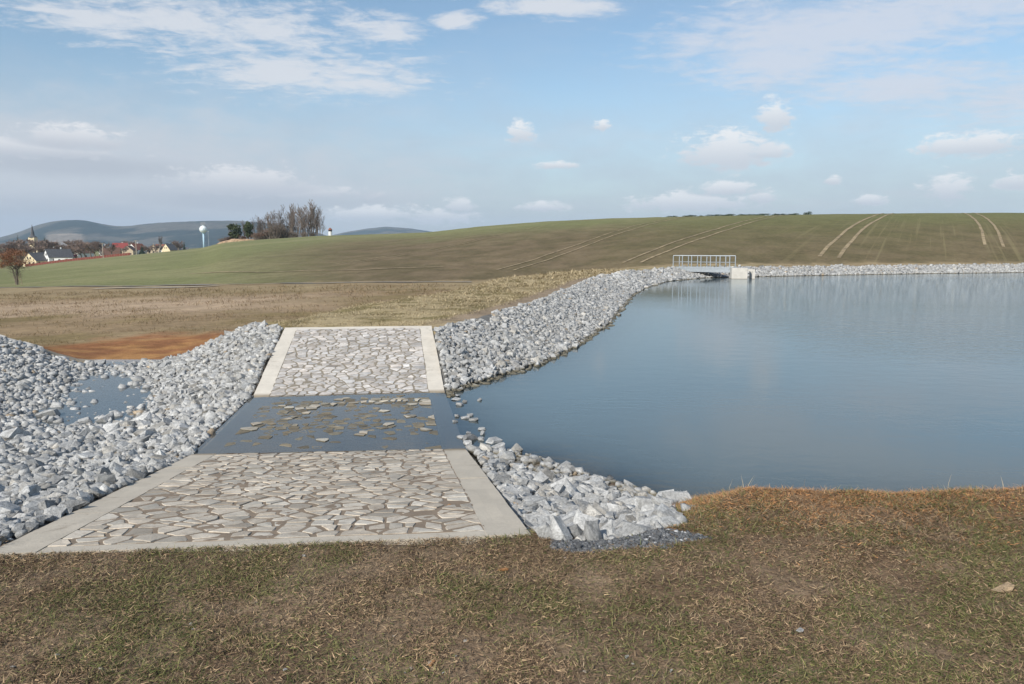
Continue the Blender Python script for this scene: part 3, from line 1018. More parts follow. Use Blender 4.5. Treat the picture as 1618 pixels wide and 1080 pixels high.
def paved_slab(name, A0, A1, B0, B1, z0, z1, label, bedmat, tint, seed, gap, kerb=0.27, ends=(0.0, 0.0), heights=None, sx=0.30, sy=0.17, lost=0.0, kerb_z=0.0, kmat=None):
    kmat = kmat or M_KERB
    """A0-A1 left edge, B0-B1 right edge, near to far"""
    r = random.Random(seed)
    A0, A1, B0, B1 = (np.array(k, float) for k in (A0, A1, B0, B1))
    L = float(np.linalg.norm((A1 + B1) / 2 - (A0 + B0) / 2)); W = float(np.linalg.norm(((B0 - A0) + (B1 - A1)) / 2))

    def mp(a, b, h=0.0):
        u, k = a / W, b / L
        q = (A0 + (B0 - A0) * u) * (1 - k) + (A1 + (B1 - A1) * u) * k
        return (q[0], q[1], z0 + (z1 - z0) * k + h)
    c0 = mp(W / 2, L / 2)
    root = empty(name, (c0[0], c0[1], c0[2] - 0.2))
    tag(root, label, 'stone paving')
    ox, oy, oz = root.location

    def loc(p): return (p[0] - ox, p[1] - oy, p[2] - oz)

    def strip(nm, a0, a1, b0, b1, top, bottom, mat, na=2, nb=10, rough=0.0):
        vs, f = [], []
        for j in range(nb + 1):
            for i in range(na + 1):
                edge = i in (0, na) or j in (0, nb)
                h = top + (r.uniform(-rough, rough) if rough else 0)
                vs.append(loc(mp(a0 + (a1 - a0) * i / na, b0 + (b1 - b0) * j / nb, h)))
        top_n = len(vs)
        idx = lambda i, j: j * (na + 1) + i
        for j in range(nb):
            for i in range(na):
                f.append((idx(i, j), idx(i + 1, j), idx(i + 1, j + 1), idx(i, j + 1)))
        ring = [idx(i, 0) for i in range(na + 1)] + [idx(na, j) for j in range(1, nb + 1)] + [idx(i, nb) for i in range(na - 1, -1, -1)] + [idx(0, j) for j in range(nb - 1, 0, -1)]
        low = []
        for q in ring:
            p = vs[q]; low.append(len(vs)); vs.append((p[0], p[1], p[2] - (top - bottom)))
        for i in range(len(ring)):
            j = (i + 1) % len(ring)
            f.append((ring[j], ring[i], low[i], low[j]))
        me = bpy.data.meshes.new(nm); me.from_pydata(vs, [], f); me.update(); me.materials.append(mat)
        return link(nm, me, root)
    e0, e1 = ends
    strip('bed', kerb - .008, W - kerb + .008, max(e0 - .004, 0), L - max(e1 - .004, 0), (-0.003 if not heights else 0.012) + (kerb_z if heights else 0), -0.2, bedmat, 34, 60, 0.005)
    nseg = max(2, int(round(L / 1.15)))
    for q in range(nseg):
        for a0_, a1_ in ((0, kerb), (W - kerb, W)):
            dz_ = r.uniform(-0.004, 0.003); sh_ = r.uniform(-0.006, 0.006)
            strip('kerb', a0_ + sh_, a1_ + sh_, q * L / nseg + 0.003, (q + 1) * L / nseg - 0.003, kerb_z + dz_, -0.28, kmat, 3, 6, 0.0025)
    if e0: strip('end_strip', kerb + .002, W - kerb - .002, 0, e0, kerb_z - 0.002, -0.28, kmat, 8, 2, 0.002)
    if e1: strip('end_strip', kerb + .002, W - kerb - .002, L - e1, L, kerb_z - 0.002, -0.28, kmat, 8, 2, 0.002)
    iw, il = W - 2 * kerb, L - e0 - e1
    cells = stone_cells(iw, il, sx, sy, gap, r, lost)
    cells.sort(key=lambda c: -c[2] / (c0[1] + (c[1][1] - L / 2)) ** 2)
    rest_v, rest_f, rest_c = [], [], []
    for n, (pts, cen, area) in enumerate(cells):
        cx_, cy_ = cen
        top = heights(cx_ / iw, cy_ / il, r) if heights else r.uniform(-0.001, 0.004)
        tx, ty = r.uniform(-0.01, 0.01), r.uniform(-0.01, 0.01)
        g = r.gauss(1.0, 0.16)
        wm = r.uniform(-0.03, 0.03)
        c = (tint[0] * g * (1 + wm), tint[1] * g, tint[2] * g * (1 - wm))
        cw = mp(cx_ + kerb, cy_ + e0)
        vs = []
        for ring, (s, dz) in enumerate(((1.0, -0.05), (1.0, -0.004), (0.95, 0.0))):
            for p in pts:
                a, b = cx_ + (p[0] - cx_) * s, cy_ + (p[1] - cy_) * s
                w = mp(a + kerb, b + e0, top + dz + (a - cx_) * tx + (b - cy_) * ty)
                vs.append((w[0] - cw[0], w[1] - cw[1], w[2] - cw[2]))
        w = mp(cx_ + kerb, cy_ + e0, top + r.uniform(-0.004, 0.005)); vs.append((w[0] - cw[0], w[1] - cw[1], w[2] - cw[2]))
        k = len(pts)
        # outline must run counter-clockwise seen from above
        f = []
        for q in (0, 1):
            for i in range(k):
                j = (i + 1) % k
                f.append((q * k + i, q * k + j, (q + 1) * k + j, (q + 1) * k + i))
        for i in range(k):
            f.append((2 * k + i, 2 * k + (i + 1) % k, 3 * k))
        if n < 300:
            me = bpy.data.meshes.new('paving_stone'); me.from_pydata(vs, [], f); me.update(); me.materials.append(M_PAVER)
            at_ = me.color_attributes.new('col', 'FLOAT_COLOR', 'POINT')
            at_.data.foreach_set('color', list(c + (1,)) * len(vs))
            link('paving_stone', me, root, loc(cw))
        else:
            b0 = len(rest_v); lw = loc(cw)
            rest_v += [(v[0] + lw[0], v[1] + lw[1], v[2] + lw[2]) for v in vs]
            rest_f += [tuple(b0 + i for i in q) for q in f]; rest_c += [c] * len(vs)
    if rest_v:
        me = bpy.data.meshes.new('small_paving_stones'); me.from_pydata(rest_v, [], rest_f); me.update(); me.materials.append(M_PAVER)
        at_ = me.color_attributes.new('col', 'FLOAT_COLOR', 'POINT')
        at_.data.foreach_set('color', np.c_[np.array(rest_c), np.ones(len(rest_c))].astype(np.float32).ravel())
        tag(link('small_paving_stones', me, root), kind='stuff')
    return root


def bed_heights(u, k, r):
    band = math.exp(-((k - 0.80 + 0.05 * math.sin(u * 7)) / 0.10) ** 2) * (1 if u > 0.12 else 0.3)
    mid = math.exp(-((k - 0.42) / 0.28) ** 2)
    h = r.gauss(-0.008, 0.005) + 0.020 * band * r.uniform(0.35, 1.2) + 0.0095 * mid
    if r.random() < 0.035 and 0.12 < k < 0.9: h = r.uniform(0.010, 0.016)
    return min(h, 0.017)


paved_slab('paved_ramp', NL, BL0, NR, BR0, CREST, 0.0, 'broad stone paved ramp sloping down from the turf to the water', M_BED, (0.45, 0.40, 0.33), 3, 0.022, ends=(0.14, 0.0), lost=0.012, sx=0.215, sy=0.105, kmat=M_KERB_NEAR)
paved_slab('paved_ford_bed', BL0, BL1, BR0, BR1, 0.0, 0.0, 'sunken stone bed of the ford lying under a film of water', M_BED, (0.46, 0.415, 0.34), 5, 0.022, heights=bed_heights, kerb_z=-0.03, sx=0.19, sy=0.115)
paved_slab('paved_ramp', BL1, FL, BR1, FR, 0.0, CREST, 'pale stone paved ramp rising out of the water beyond the ford', M_BEDPALE, (0.51, 0.475, 0.44), 9, 0.024, ends=(0.0, 0.2), sx=0.21, sy=0.125)

# ------------------------------------------------------------------ riprap

def rock_proto(r, tint):
    bm = bmesh.new()
    ax = (1.0, r.uniform(0.62, 0.95), r.uniform(0.42, 0.75))
    sh = [r.uniform(-0.25, 0.25) for _ in range(3)]
    for sx in (-1, 1):
        for sy in (-1, 1):
            for sz in (-1, 1):
                q = Vector((sx * r.uniform(.3, .98), sy * r.uniform(.3, .98), sz * r.uniform(.3, .95)))
                q.x += sh[0] * q.z; q.y += sh[1] * q.x
                bm.verts.new((q.x * ax[0] * .1, q.y * ax[1] * .1, q.z * ax[2] * .1))
    for i in range(r.randint(4, 8)):
        v = Vector((r.gauss(0, 1), r.gauss(0, 1), r.gauss(0, 1))).normalized() * r.uniform(0.9, 1.12)
        bm.verts.new((v.x * ax[0] * 0.1, v.y * ax[1] * 0.1, v.z * ax[2] * 0.1))
    res = bmesh.ops.convex_hull(bm, input=bm.verts)
    bmesh.ops.delete(bm, geom=[g for g in res['geom_interior'] if isinstance(g, bmesh.types.BMVert)], context='VERTS')
    bmesh.ops.dissolve_limit(bm, angle_limit=math.radians(8), verts=bm.verts, edges=bm.edges)
    bmesh.ops.triangulate(bm, faces=bm.faces)
    me = bpy.data.meshes.new('stone')
    bm.to_mesh(me); bm.free()
    a = me.color_attributes.new('col', 'FLOAT_COLOR', 'POINT')
    a.data.foreach_set('color', list(tint + (1,)) * len(me.vertices))
    me.materials.append(M_STONE)
    return me


_rr = random.Random(21)


def stone_tint(r):
    g = min(max(r.gauss(0.37, 0.065), 0.18), 0.52)
    k = r.random()
    if k < 0.018: return (g * 0.95, g * 0.76, g * 0.55)       # rusty tan
    if k < 0.10: return (g * 1.0, g * 0.95, g * 0.86)
    return (g * 1.01, g * 1.0, g * 0.965)


PROTO = []
for i in range(64):
    PROTO.append(rock_proto(_rr, stone_tint(_rr)))
PV = []
for me in PROTO:
    v = np.empty(len(me.vertices) * 3, np.float32); me.vertices.foreach_get('co', v)
    f = np.array([p.vertices[:] for p in me.polygons])
    PV.append((v.reshape(-1, 3), f))


def rot_mats(n, g, tilt=1.0):
    a = g.uniform(0, 2 * np.pi, n); b = g.normal(0, 0.42 * tilt, n); c = g.normal(0, 0.42 * tilt, n)
    return a, b, c


def euler_np(a, b, c):
    ca, sa, cb, sb, cc, s_c = np.cos(a), np.sin(a), np.cos(b), np.sin(b), np.cos(c), np.sin(c)
    # Rz(a) * Ry(b) * Rx(c), as Blender's XYZ euler (c, b, a)
    R = np.empty((len(a), 3, 3))
    R[:, 0] = np.c_[ca * cb, ca * sb * s_c - sa * cc, ca * sb * cc + sa * s_c]
    R[:, 1] = np.c_[sa * cb, sa * sb * s_c + ca * cc, sa * sb * cc - ca * s_c]
    R[:, 2] = np.c_[-sb, cb * s_c, cb * cc]
    return R


def riprap(name, label, x, y, r, seed, extra=(), zoff=0.30, tintmul=1.0, mat=None):
    g = np.random.default_rng(seed)
    n = len(x)
    z = ground_z(x, y) + r * zoff
    if len(extra):
        ex = np.array(extra, float)
        x = np.r_[x, ex[:, 0]]; y = np.r_[y, ex[:, 1]]; r = np.r_[r, ex[:, 2]]
        z = np.r_[z, ground_z(ex[:, 0], ex[:, 1]) + ex[:, 2] * 0.35]
        n = len(x)
    a, b, c = rot_mats(n, g)
    k = g.integers(0, len(PROTO), n)
    s = r / 0.1
    ppx, ppy, dep = project(x, y, z)
    vis = (ppx > -10) & (ppx < 1628) & (ppy > 300) & (ppy < 1090)
    score = np.where(vis, r / dep, 0)
    order = np.argsort(-score)
    top, rest = order[:300], order[300:]
    cx_, cy_ = float(x.mean()), float(y.mean())
    root = empty(name, (cx_, cy_, gz(cx_, cy_)))
    tag(root, label, 'riprap')
    ox, oy, oz = root.location
    for i in top:
        o = bpy.data.objects.new('stone', PROTO[k[i]])
        col.objects.link(o); o.parent = root
        o.location = (x[i] - ox, y[i] - oy, z[i] - oz)
        o.rotation_euler = (c[i], b[i], a[i])
        o.scale = (s[i],) * 3
        if mat:
            o.material_slots[0].link = 'OBJECT'; o.material_slots[0].material = mat
    V, Fc, Cc = [], [], []
    base = 0
    R = euler_np(a, b, c)
    pr = random.Random(seed)
    for p in range(len(PROTO)):
        ids = rest[k[rest] == p]
        if not len(ids): continue
        pv, pf = PV[p]
        w = np.einsum('nij,vj->nvi', R[ids], pv) * s[ids][:, None, None]
        w += np.c_[x[ids] - ox, y[ids] - oy, z[ids] - oz][:, None, :]
        nv = len(pv)
        V.append(w.reshape(-1, 3))
        Fc.append((pf[None] + (base + np.arange(len(ids)) * nv)[:, None, None]).reshape(-1, 3))
        t = np.array([stone_tint(pr) for _ in ids]) * tintmul
        Cc.append(np.repeat(t, nv, 0))
        base += nv * len(ids)
    if V:
        me = mesh_np('stone_mass', np.concatenate(V), [np.concatenate(Fc)], mat or M_STONE, np.concatenate(Cc))
        tag(link('stone_mass', me, root), kind='stuff')
    return root


def scatter(bounds, s, g, passes=1):
    x0, x1, y0, y1 = bounds
    X, Y = [], []
    for k in range(passes):
        gx, gy = np.meshgrid(np.arange(x0, x1, s), np.arange(y0, y1, s * 0.87))
        gx = gx + (np.arange(gx.shape[0]) % 2)[:, None] * s / 2 + k * s * 0.37
        gy = gy + k * s * 0.41
        X.append((gx + g.uniform(-0.42, 0.42, gx.shape) * s).ravel()); Y.append((gy + g.uniform(-0.42, 0.42, gy.shape) * s).ravel())
    return np.concatenate(X), np.concatenate(Y)


def build_riprap():
    g = np.random.default_rng(5)
    # chute below the ford
    x, y = scatter((-15, -2.5, 4.0, 19.5), 0.096, g, 2)
    m = in_poly(x, y, CHUTE_POLY) & (poly_dist(x, y, FORD, True) > 0.05) & (x > -0.74 * y - 1.0)
    x, y = x[m], y[m]
    z = ground_z(x, y)
    wet = z < POOL_Z - 0.02
    keep = ~wet | (g.random(len(x)) < 0.48 + 0.5 * sstep(vnoise(x, y, 1.1, 3, 14), 0.42, 0.56))
    x, y, wet = x[keep], y[keep], wet[keep]
    nearf = 1 - sstep(y, 6, 12)
    r = 0.046 * np.exp(g.normal(0, 0.38, len(x))) * (1 - 0.05 * nearf)
    r = np.where(wet, r * 0.9, r)
    r = np.minimum(r, 0.035 + 0.8 * poly_dist(x, y, FORD, True))
    # split along the channel
    far = (y > 12.3) & (x > -9.2) & ((x + 9.2) * 0.55 + 12.4 > 0) & (ground_z(x, y) > POOL_Z) & (x > -8.2 + (18 - y) * 0.22)
    big = [(231, 688, .17), (168, 662, .17), (78, 655, .19), (20, 690, .2), (148, 618, .11), (103, 613, .11), (172, 632, .1), (255, 705, .1), (120, 700, .11), (35, 745, .12), (205, 588, .13), (40, 790, .11),
           (85, 760, .11), (15, 815, .12), (120, 720, .1)]
    ex = []
    for a, b, q in big:
        X, Y = hit(a, b + 6); ex.append((X, Y, q))
    riprap('riprap', 'jumbled pale grey stones of the chute below the ford, around the shallow pool', x[~far], y[~far], r[~far], 31, ex)
    riprap('riprap', 'grey stone slope dropping from the far paved ramp to the shallow pool', x[far], y[far], r[far], 32)
    # bank between the ramp and the pond, near side
    x, y = scatter((-0.6, 2.2, 4.2, 9.2), 0.102, g, 2)
    m = in_poly(x, y, BANK_POLY) & (poly_dist(x, y, FORD, True) > 0.06)
    x, y = x[m], y[m]
    r = 0.055 * np.exp(g.normal(0, 0.38, len(x))) * (1 - 0.2 * sstep(y, 6, 8.5))
    r = np.minimum(r, 0.03 + 0.75 * poly_dist(x, y, FORD, True))
    ex = [P(a, b, z) + (q,) for a, b, z, q in ((905, 830, .57, .12), (955, 828, .56, .11), (872, 834, .58, .09), (990, 815, .5, .09), (925, 806, .48, .10), (1085, 802, .56, .045), (1068, 822, .58, .05))]
    ex += [P(a, b, 0.02) + (q,) for a, b, q in ((786, 709, .10), (815, 712, .10), (745, 712, .09), (770, 714, .1), (868, 733, .08), (893, 741, .08))]
    riprap('riprap', 'coarse grey stone bank between the turf, the broad ramp and the pond', x, y, r, 33, ex, 0.15, mat=M_STONE_BANK)
    # loose stones in the shallows at the ford's edge
    sh = [(720, 629, .08), (735, 633, .06), (727, 637, .06), (758, 630, .05), (723, 623, .05), (735, 658, .07), (748, 661, .085), (722, 655, .05), (719, 664, .05), (743, 654, .05), (761, 676, .06), (762, 683, .06), (760, 692, .06),
          (742, 691, .11), (729, 689, .06), (779, 695, .10), (738, 698, .07), (775, 697, .06), (741, 682, .05)]
    for i, (a, b, q) in enumerate(sh):
        X, Y = P(a, b + 2, 0.0)
        o = link('shallows_stone', PROTO[(i * 7) % len(PROTO)], None, (X, Y, 0.004), (0.2 * math.sin(i), 0.15 * math.cos(i * 2), i * 1.3))
        o.scale = (q / 0.1, q / 0.1, q / 0.1 * 0.75)
        lab = {13: 'longest pale stone beside the ford, near the broad ramp', 15: 'flat outlying stone farthest from the ford in the shallows near the broad ramp', 3: 'small dark outlying stone in the shallows near the pale ramp', 6: 'largest stone of the middle cluster in the shallows'}.get(i)
        if lab: tag(o, lab, 'stone')
        else: tag(o, 'small pale stone poking out of the water beside the ford', 'stone', 'stones in the shallows beside the ford')
    # bank along the pond beyond the ford
    x, y = scatter((-2.6, 9, 12.0, 46), 0.108, g, 2)
    sd = shore_d(x, y)
    jag = (vnoise(x, y, 1.2, 3, 12) - .5) * 0.3
    m = (sd > -0.22 + jag * 0.4) & (sd < 2.35 + jag * 0.6) & ~in_poly(x, y, FORD) & (poly_dist(x, y, FORD, True) > 0.05) & (x > np.interp(y, [12, 17.2, 17.6, 18.5], [-1.4, -1.85, -1.9, -0.5])) & (y < 41.5)
    x, y = x[m], y[m]
    r = 0.050 * np.exp(g.normal(0, 0.34, len(x)))
    r = np.minimum(r, 0.03 + 0.8 * poly_dist(x, y, FORD, True))
    riprap('riprap', 'grey stone bank curving along the pond from the pale ramp', x, y, r, 34, mat=M_STONE_BANK)
    # far shore
    x, y = scatter((1, 75, 40, 80), 0.23, g, 2)
    sd = shore_d(x, y)
    m = (sd > -0.25) & (sd < 2.3 + (vnoise(x, y, 1.2, 3, 12) - .5) * .4) & (y >= 40) & (np.abs(x / y) < 0.85)
    x, y = x[m], y[m]
    r = 0.125 * np.exp(g.normal(0, 0.25, len(x)))
    riprap('riprap', 'light grey stone edging of the far shore under the sown field', x, y, r, 35, mat=M_STONE_BANK)


build_riprap()

# concrete sill at the lower end of the chute
def sill():
    pts = [(-40, 527, .34), (0, 539, .2), (30, 547, .07), (60, 556, -.05), (90, 566, -.22), (120, 574, -.36), (160, 577, -.44)]
    mb = MB()
    w = [P(a, b, z) + (z,) for a, b, z in pts]
    for i in range(len(w) - 1):
        a, b = Vector(w[i]), Vector(w[i + 1])
        d = (b - a); d.z = 0; d.normalize(); n = Vector((-d.y, d.x, 0)) * 0.17
        q = [a - n, b - n, b + n, a + n]
        up = Vector((0, 0, 0.10)); dn = Vector((0, 0, -0.4))
        mb.poly([p + up for p in q]); mb.poly([q[0] + dn, q[1] + dn, q[1] + up, q[0] + up]); mb.poly([q[2] + dn, q[3] + dn, q[3] + up, q[2] + up])
    tag(mb.build('concrete_sill', M_CONC), 'pale concrete sill edging the chute beside the orange bank', 'sill')


sill()

# ------------------------------------------------------------------ footbridge and outlet

def footbridge():
    ex_, ey_ = at(1064, 61.5)
    th = math.radians(-34)
    Lb, Wb = 4.75, 1.05
    root = empty('footbridge', (ex_, ey_, 0.70), th)
    tag(root, 'grey steel footbridge with railings reaching from the bank to the concrete outlet', 'footbridge')
    for s in (0, 1):
        MB().box((Lb / 2, s * Wb, -0.12), (Lb, 0.06, 0.26)).build('side_beam', M_STEEL, root)
    n = 20
    for i in range(n):
        MB().box(((i + .5) * Lb / n, Wb / 2, 0.0), (Lb / n * 0.9, Wb - 0.08, 0.03)).build('deck_plank', M_STEEL, root)
    for s in (0, 1):
        x0 = 0.0 if s == 0 else 0.1
        rail = empty('railing', (x0, s * Wb, 0), 0, root)
        for i in range(7):
            px = i * (Lb - 0.15) / 6
            MB().box((px + 0.03, 0, 0.5), (0.06, 0.06, 1.0)).build('post', M_STEEL, rail)
        MB().tube((0.03, 0, 1.02), (Lb - 0.12, 0, 1.02), 0.035, n=8).build('handrail', M_STEEL, rail)
        MB().tube((0.03, 0, 0.52), (Lb - 0.12, 0, 0.52), 0.02, n=6).build('mid_rail', M_STEEL, rail)
        MB().box((Lb / 2 - .05, 0, 0.08), (Lb - 0.15, 0.012, 0.12)).build('toe_board', M_STEEL, rail)
    # abutment block on the bank
    MB().box((-0.15, Wb / 2, -0.3), (0.5, Wb + 0.3, 0.5)).build('abutment', M_CONC, root)
    # concrete outlet box
    px, py = ex_ + math.cos(th) * (Lb + 0.62), ey_ + math.sin(th) * (Lb + 0.62)
    ot = empty('outlet_box', (px, py, -1.2), math.radians(-8))
    tag(ot, 'open sided concrete outlet box standing in the pond at the end of the footbridge', 'outlet')
    MB().box((-0.05, -0.55, 1.02), (1.16, 0.16, 2.04)).build('front_wall', M_CONC, ot)
    MB().box((-0.05, 0.75, 1.0), (1.16, 0.16, 2.0)).build('back_wall', M_CONC, ot)
    MB().box((-0.55, 0.1, 1.01), (0.16, 1.12, 2.02)).build('side_wall', M_CONC, ot)
    MB().box((1.0, -0.45, 0.96), (0.2, 0.2, 1.92)).build('groove_post', M_CONC, ot)
    MB().box((1.0, 0.65, 0.96), (0.2, 0.2, 1.92)).build('groove_post', M_CONC, ot)
    MB().box((0.2, 0.1, 2.0), (1.1, 1.1, 0.08)).build('grating', M_STEEL, ot)
    MB().box((0.72, -0.5, 1.85), (0.36, 0.12, 0.16)).build('lintel', M_CONC, ot)


footbridge()

# ------------------------------------------------------------------ turf and straw

def blades(name, x, y, length, width, colr, rise, label, kind='stuff', seed=1, zoff=0.0, bend=0.5):
    g = np.random.default_rng(seed)
    n = len(x)
    z = ground_z(x, y) + zoff
    a = g.uniform(0, 2 * np.pi, n)
    dx, dy = np.cos(a), np.sin(a)
    wa = a + np.pi / 2 + g.normal(0, 0.5, n)
    wx, wy = np.cos(wa) * width / 2, np.sin(wa) * width / 2
    r1 = rise; r2 = rise - bend * g.uniform(0.2, 1.3, n)
    h1 = length * 0.5
    p0 = np.c_[x, y, z - 0.004]
    p1 = p0 + np.c_[dx * np.cos(r1) * h1, dy * np.cos(r1) * h1, np.sin(r1) * h1]
    p2 = p1 + np.c_[dx * np.cos(r2) * h1, dy * np.cos(r2) * h1, np.sin(r2) * h1]
    p2[:, 2] = np.maximum(p2[:, 2], z + 0.002)
    w = np.c_[wx, wy, np.zeros(n)]
    V = np.stack([p0 - w, p0 + w, p1 + w * .9, p1 - w * .9, p2], 1).reshape(-1, 3)
    b = np.arange(n) * 5
    q = np.stack([b, b + 1, b + 2, b + 3], -1); t = np.stack([b + 3, b + 2, b + 4], -1)
    me = mesh_np(name, V, [q, t], M_BLADE, np.repeat(colr, 5, 0))
    return tag(link(name, me), label, kind=kind)


GRAVEL_POLY = [P(a, b, CREST) for a, b in ((872, 846), (905, 842), (970, 838), (1045, 834), (1105, 843), (1128, 850), (1060, 862), (980, 868), (905, 870), (868, 862))]


def turf():
    g = np.random.default_rng(77)
    N = 330000
    y = 2.3 + (6.4 - 2.3) * g.random(N) ** 0.8
    x = g.uniform(-1, 1, N) * (0.70 * y + 0.6)
    wob = (vnoise(x, y, 4.0, 3, 40) - .5) * 0.10
    m = ~in_poly(x, y + wob - 0.015, FORD) & ~in_poly(x, y, BANK_POLY) & (shore_d(x, y) > 0.3) & (ground_z(x, y) > 0.2)
    m &= ~((x < -2.8) & (y > 4.45))
    gp = in_poly(x, y + wob * 1.5, GRAVEL_POLY)
    m &= ~gp | (g.random(N) < 0.06)
    # bare, trodden patches
    bare = sstep(vnoise(x, y, 1.1, 4, 41), 0.52, 0.68) * 0.55
    bare = np.maximum(bare, 0.9 * np.exp(-(((x + 0.12) / 0.55) ** 2 + ((y - 3.02) / 0.16) ** 2)))
    bare = np.maximum(bare, 0.6 * np.exp(-(((x + .6) / 1.0) ** 2 + ((y - 3.15) / 0.35) ** 2)))
    clump = sstep(vnoise(x, y, 11.0, 2, 47), 0.32, 0.62)
    m &= g.random(N) > bare
    m &= g.random(N) < 0.35 + 0.65 * clump
    m &= g.random(N) < 0.80
    x, y = x[m], y[m]; n = len(x)
    gn = vnoise(x, y, 1.6, 4, 42) + 0.10 * sstep(x, 0.0, 1.6) + 0.05 * np.exp(-((x + 1.8) / .9) ** 2)
    tuft = sstep(vnoise(x, y, 7.0, 2, 43), 0.5, 0.7)
    pg = np.clip(sstep(gn, 0.42, 0.6) * (0.38 + 0.45 * tuft), 0, 0.85)
    lip = np.clip(np.exp(-((shore_d(x, y) - 1.1) / 0.75) ** 2) * (x > 0.6), 0, 1)
    pg *= 1 - lip * 0.9
    k = g.random(n)
    dead = np.where(g.random((n, 1)) < 0.42, np.array([[0.38, 0.29, 0.18]]), np.array([[0.22, 0.158, 0.10]]))
    dead = np.where(g.random((n, 1)) < 0.32, np.array([[0.095, 0.067, 0.046]]), dead)
    russet = np.where(g.random((n, 1)) < 0.5, np.array([[0.42, 0.25, 0.125]]), np.array([[0.30, 0.165, 0.08]]))
    dead = np.where((g.random(n) < lip * 0.95)[:, None], russet, dead)
    green = np.where(g.random((n, 1)) < 0.5, np.array([[0.10, 0.115, 0.038]]), np.array([[0.20, 0.18, 0.075]]))
    c = np.where((k < pg)[:, None], green, dead) * g.uniform(0.7, 1.25, (n, 1))
    ln = g.uniform(0.022, 0.065, n) * (1 + 0.15 * (k < pg)) * (1 + 0.5 * lip)
    rise = np.where(k < pg, g.uniform(0.1, 0.9, n), g.uniform(0.0, 0.65, n)) + 0.2 * lip
    blades('grass', x, y, ln, g.uniform(0.002, 0.0042, n), c, rise, 'short winter turf, bleached and green blades mixed', seed=3)
    # fine litter: short broken straws and leaf bits lying flat between the tufts
    N = 620000
    y = 2.3 + (6.2 - 2.3) * g.random(N) ** 0.9
    x = g.uniform(-1, 1, N) * (0.70 * y + 0.5)
    m = ~in_poly(x, y + 0.03 * (g.random(N) - .4), FORD) & ~in_poly(x, y, BANK_POLY) & (ground_z(x, y) > 0.2) & (shore_d(x, y) > 0.3) & ~((x < -2.8) & (y > 4.45))
    m &= ~in_poly(x, y, GRAVEL_POLY) | (g.random(N) < 0.08)
    m &= g.random(N) < 0.25 + 0.75 * sstep(vnoise(x, y, 5.0, 3, 48), 0.36, 0.62)
    m &= g.random(N) > 0.45 * sstep(vnoise(x, y, 1.1, 4, 41), 0.54, 0.68)
    x, y = x[m], y[m]; n = len(x)
    z = ground_z(x, y) + g.uniform(-0.002, 0.014, n)
    a = g.uniform(0, 2 * np.pi, n); L = g.uniform(0.012, 0.045, n); w = g.uniform(0.0009, 0.0023, n); up = g.uniform(-0.1, 0.55, n)
    d = np.c_[np.cos(a) * np.cos(up) * L, np.sin(a) * np.cos(up) * L, np.sin(up) * L]
    s_ = np.c_[-np.sin(a) * w, np.cos(a) * w, g.normal(0, 1, n) * w * .6]
    p = np.c_[x, y, z]
    V = np.stack([p - s_, p + s_, p + d], 1).reshape(-1, 3)
    k = g.random((n, 1))
    lipn = np.clip(np.exp(-((shore_d(x, y) - 1.1) / 0.75) ** 2) * (x > 0.6), 0, 1)[:, None]
    c = np.where(k < .22, np.array([[0.35, 0.265, 0.17]]), np.where(k < .58, np.array([[0.21, 0.15, 0.098]]), np.where(k < .86, np.array([[0.085, 0.06, 0.042]]), np.array([[0.115, 0.125, 0.05]]))))
    gp = sstep(vnoise(x, y, 1.6, 4, 42) + 0.10 * sstep(x, 0.0, 1.6), 0.44, 0.6)[:, None]
    c = np.where(g.random((n, 1)) < gp * .42, np.where(g.random((n, 1)) < .5, np.array([[0.085, 0.105, 0.035]]), np.array([[0.17, 0.165, 0.07]])), c)
    c = np.where((g.random((n, 1)) < lipn * .9), np.array([[0.38, 0.205, 0.095]]), c) * g.uniform(.7, 1.25, (n, 1))
    c = c * (0.72 + 0.66 * vnoise(x, y, 2.3, 3, 49))[:, None] * np.array([[1.07, 1.0, 0.92]])
    me = mesh_np('grass_litter', V, [np.arange(3 * n).reshape(-1, 3)], M_BLADE, np.repeat(c, 3, 0))
    tag(link('grass_litter', me), 'fine straw litter lying between the turf blades', kind='stuff')
    # a few dry stalks on the lip of the bank
    sx = np.r_[g.uniform(1.4, 3.9, 14), np.full(2, 2.92), g.uniform(1.7, 1.9, 8)]; n = len(sx)
    sy = 5.2 + g.uniform(-0.15, 0.3, n)
    blades('dry_stalks', sx, sy, g.uniform(0.05, 0.15, n), np.full(n, 0.003), np.repeat([[0.48, 0.38, 0.24]], n, 0), g.uniform(1.0, 1.5, n), 'dry pale stalks standing on the lip of the bank', seed=5, bend=0.25)
    # straw mulch on the crest beyond the ford
    N = 130000
    y = 16.9 + (58 - 16.9) * g.random(N) ** 1.5
    x = g.uniform(-7, 12, N)
    ax = poly_dist(x, y, AXIS)
    m = (ax < 3.6) & (shore_d(x, y) > 2.9) & (g.random(N) < 0.25 + 0.95 * sstep(vnoise(x, y, 1.1, 3, 44), 0.40, 0.62)) & ~in_poly(x, y - .1, FORD) & (y > 17.1 + 0.02 * x)
    x, y = x[m], y[m]; n = len(x)
    sc_ = np.clip(y / 17, 1, 3)
    c = np.where(g.random((n, 1)) < 0.68, np.array([[0.50, 0.40, 0.245]]), np.array([[0.20, 0.155, 0.08]])) * g.uniform(0.7, 1.2, (n, 1))
    blades('straw_mulch', x, y, g.uniform(0.06, 0.15, n) * sc_, 0.008 * sc_, c, g.uniform(0.05, 0.75, n), 'bleached straw strewn over the dam crest', seed=9)
    # tussocks in the meadow left of the dam
    N = 50000
    y = 17 + 45 * g.random(N) ** 1.4
    x = g.uniform(-0.75, 0.05, N) * y
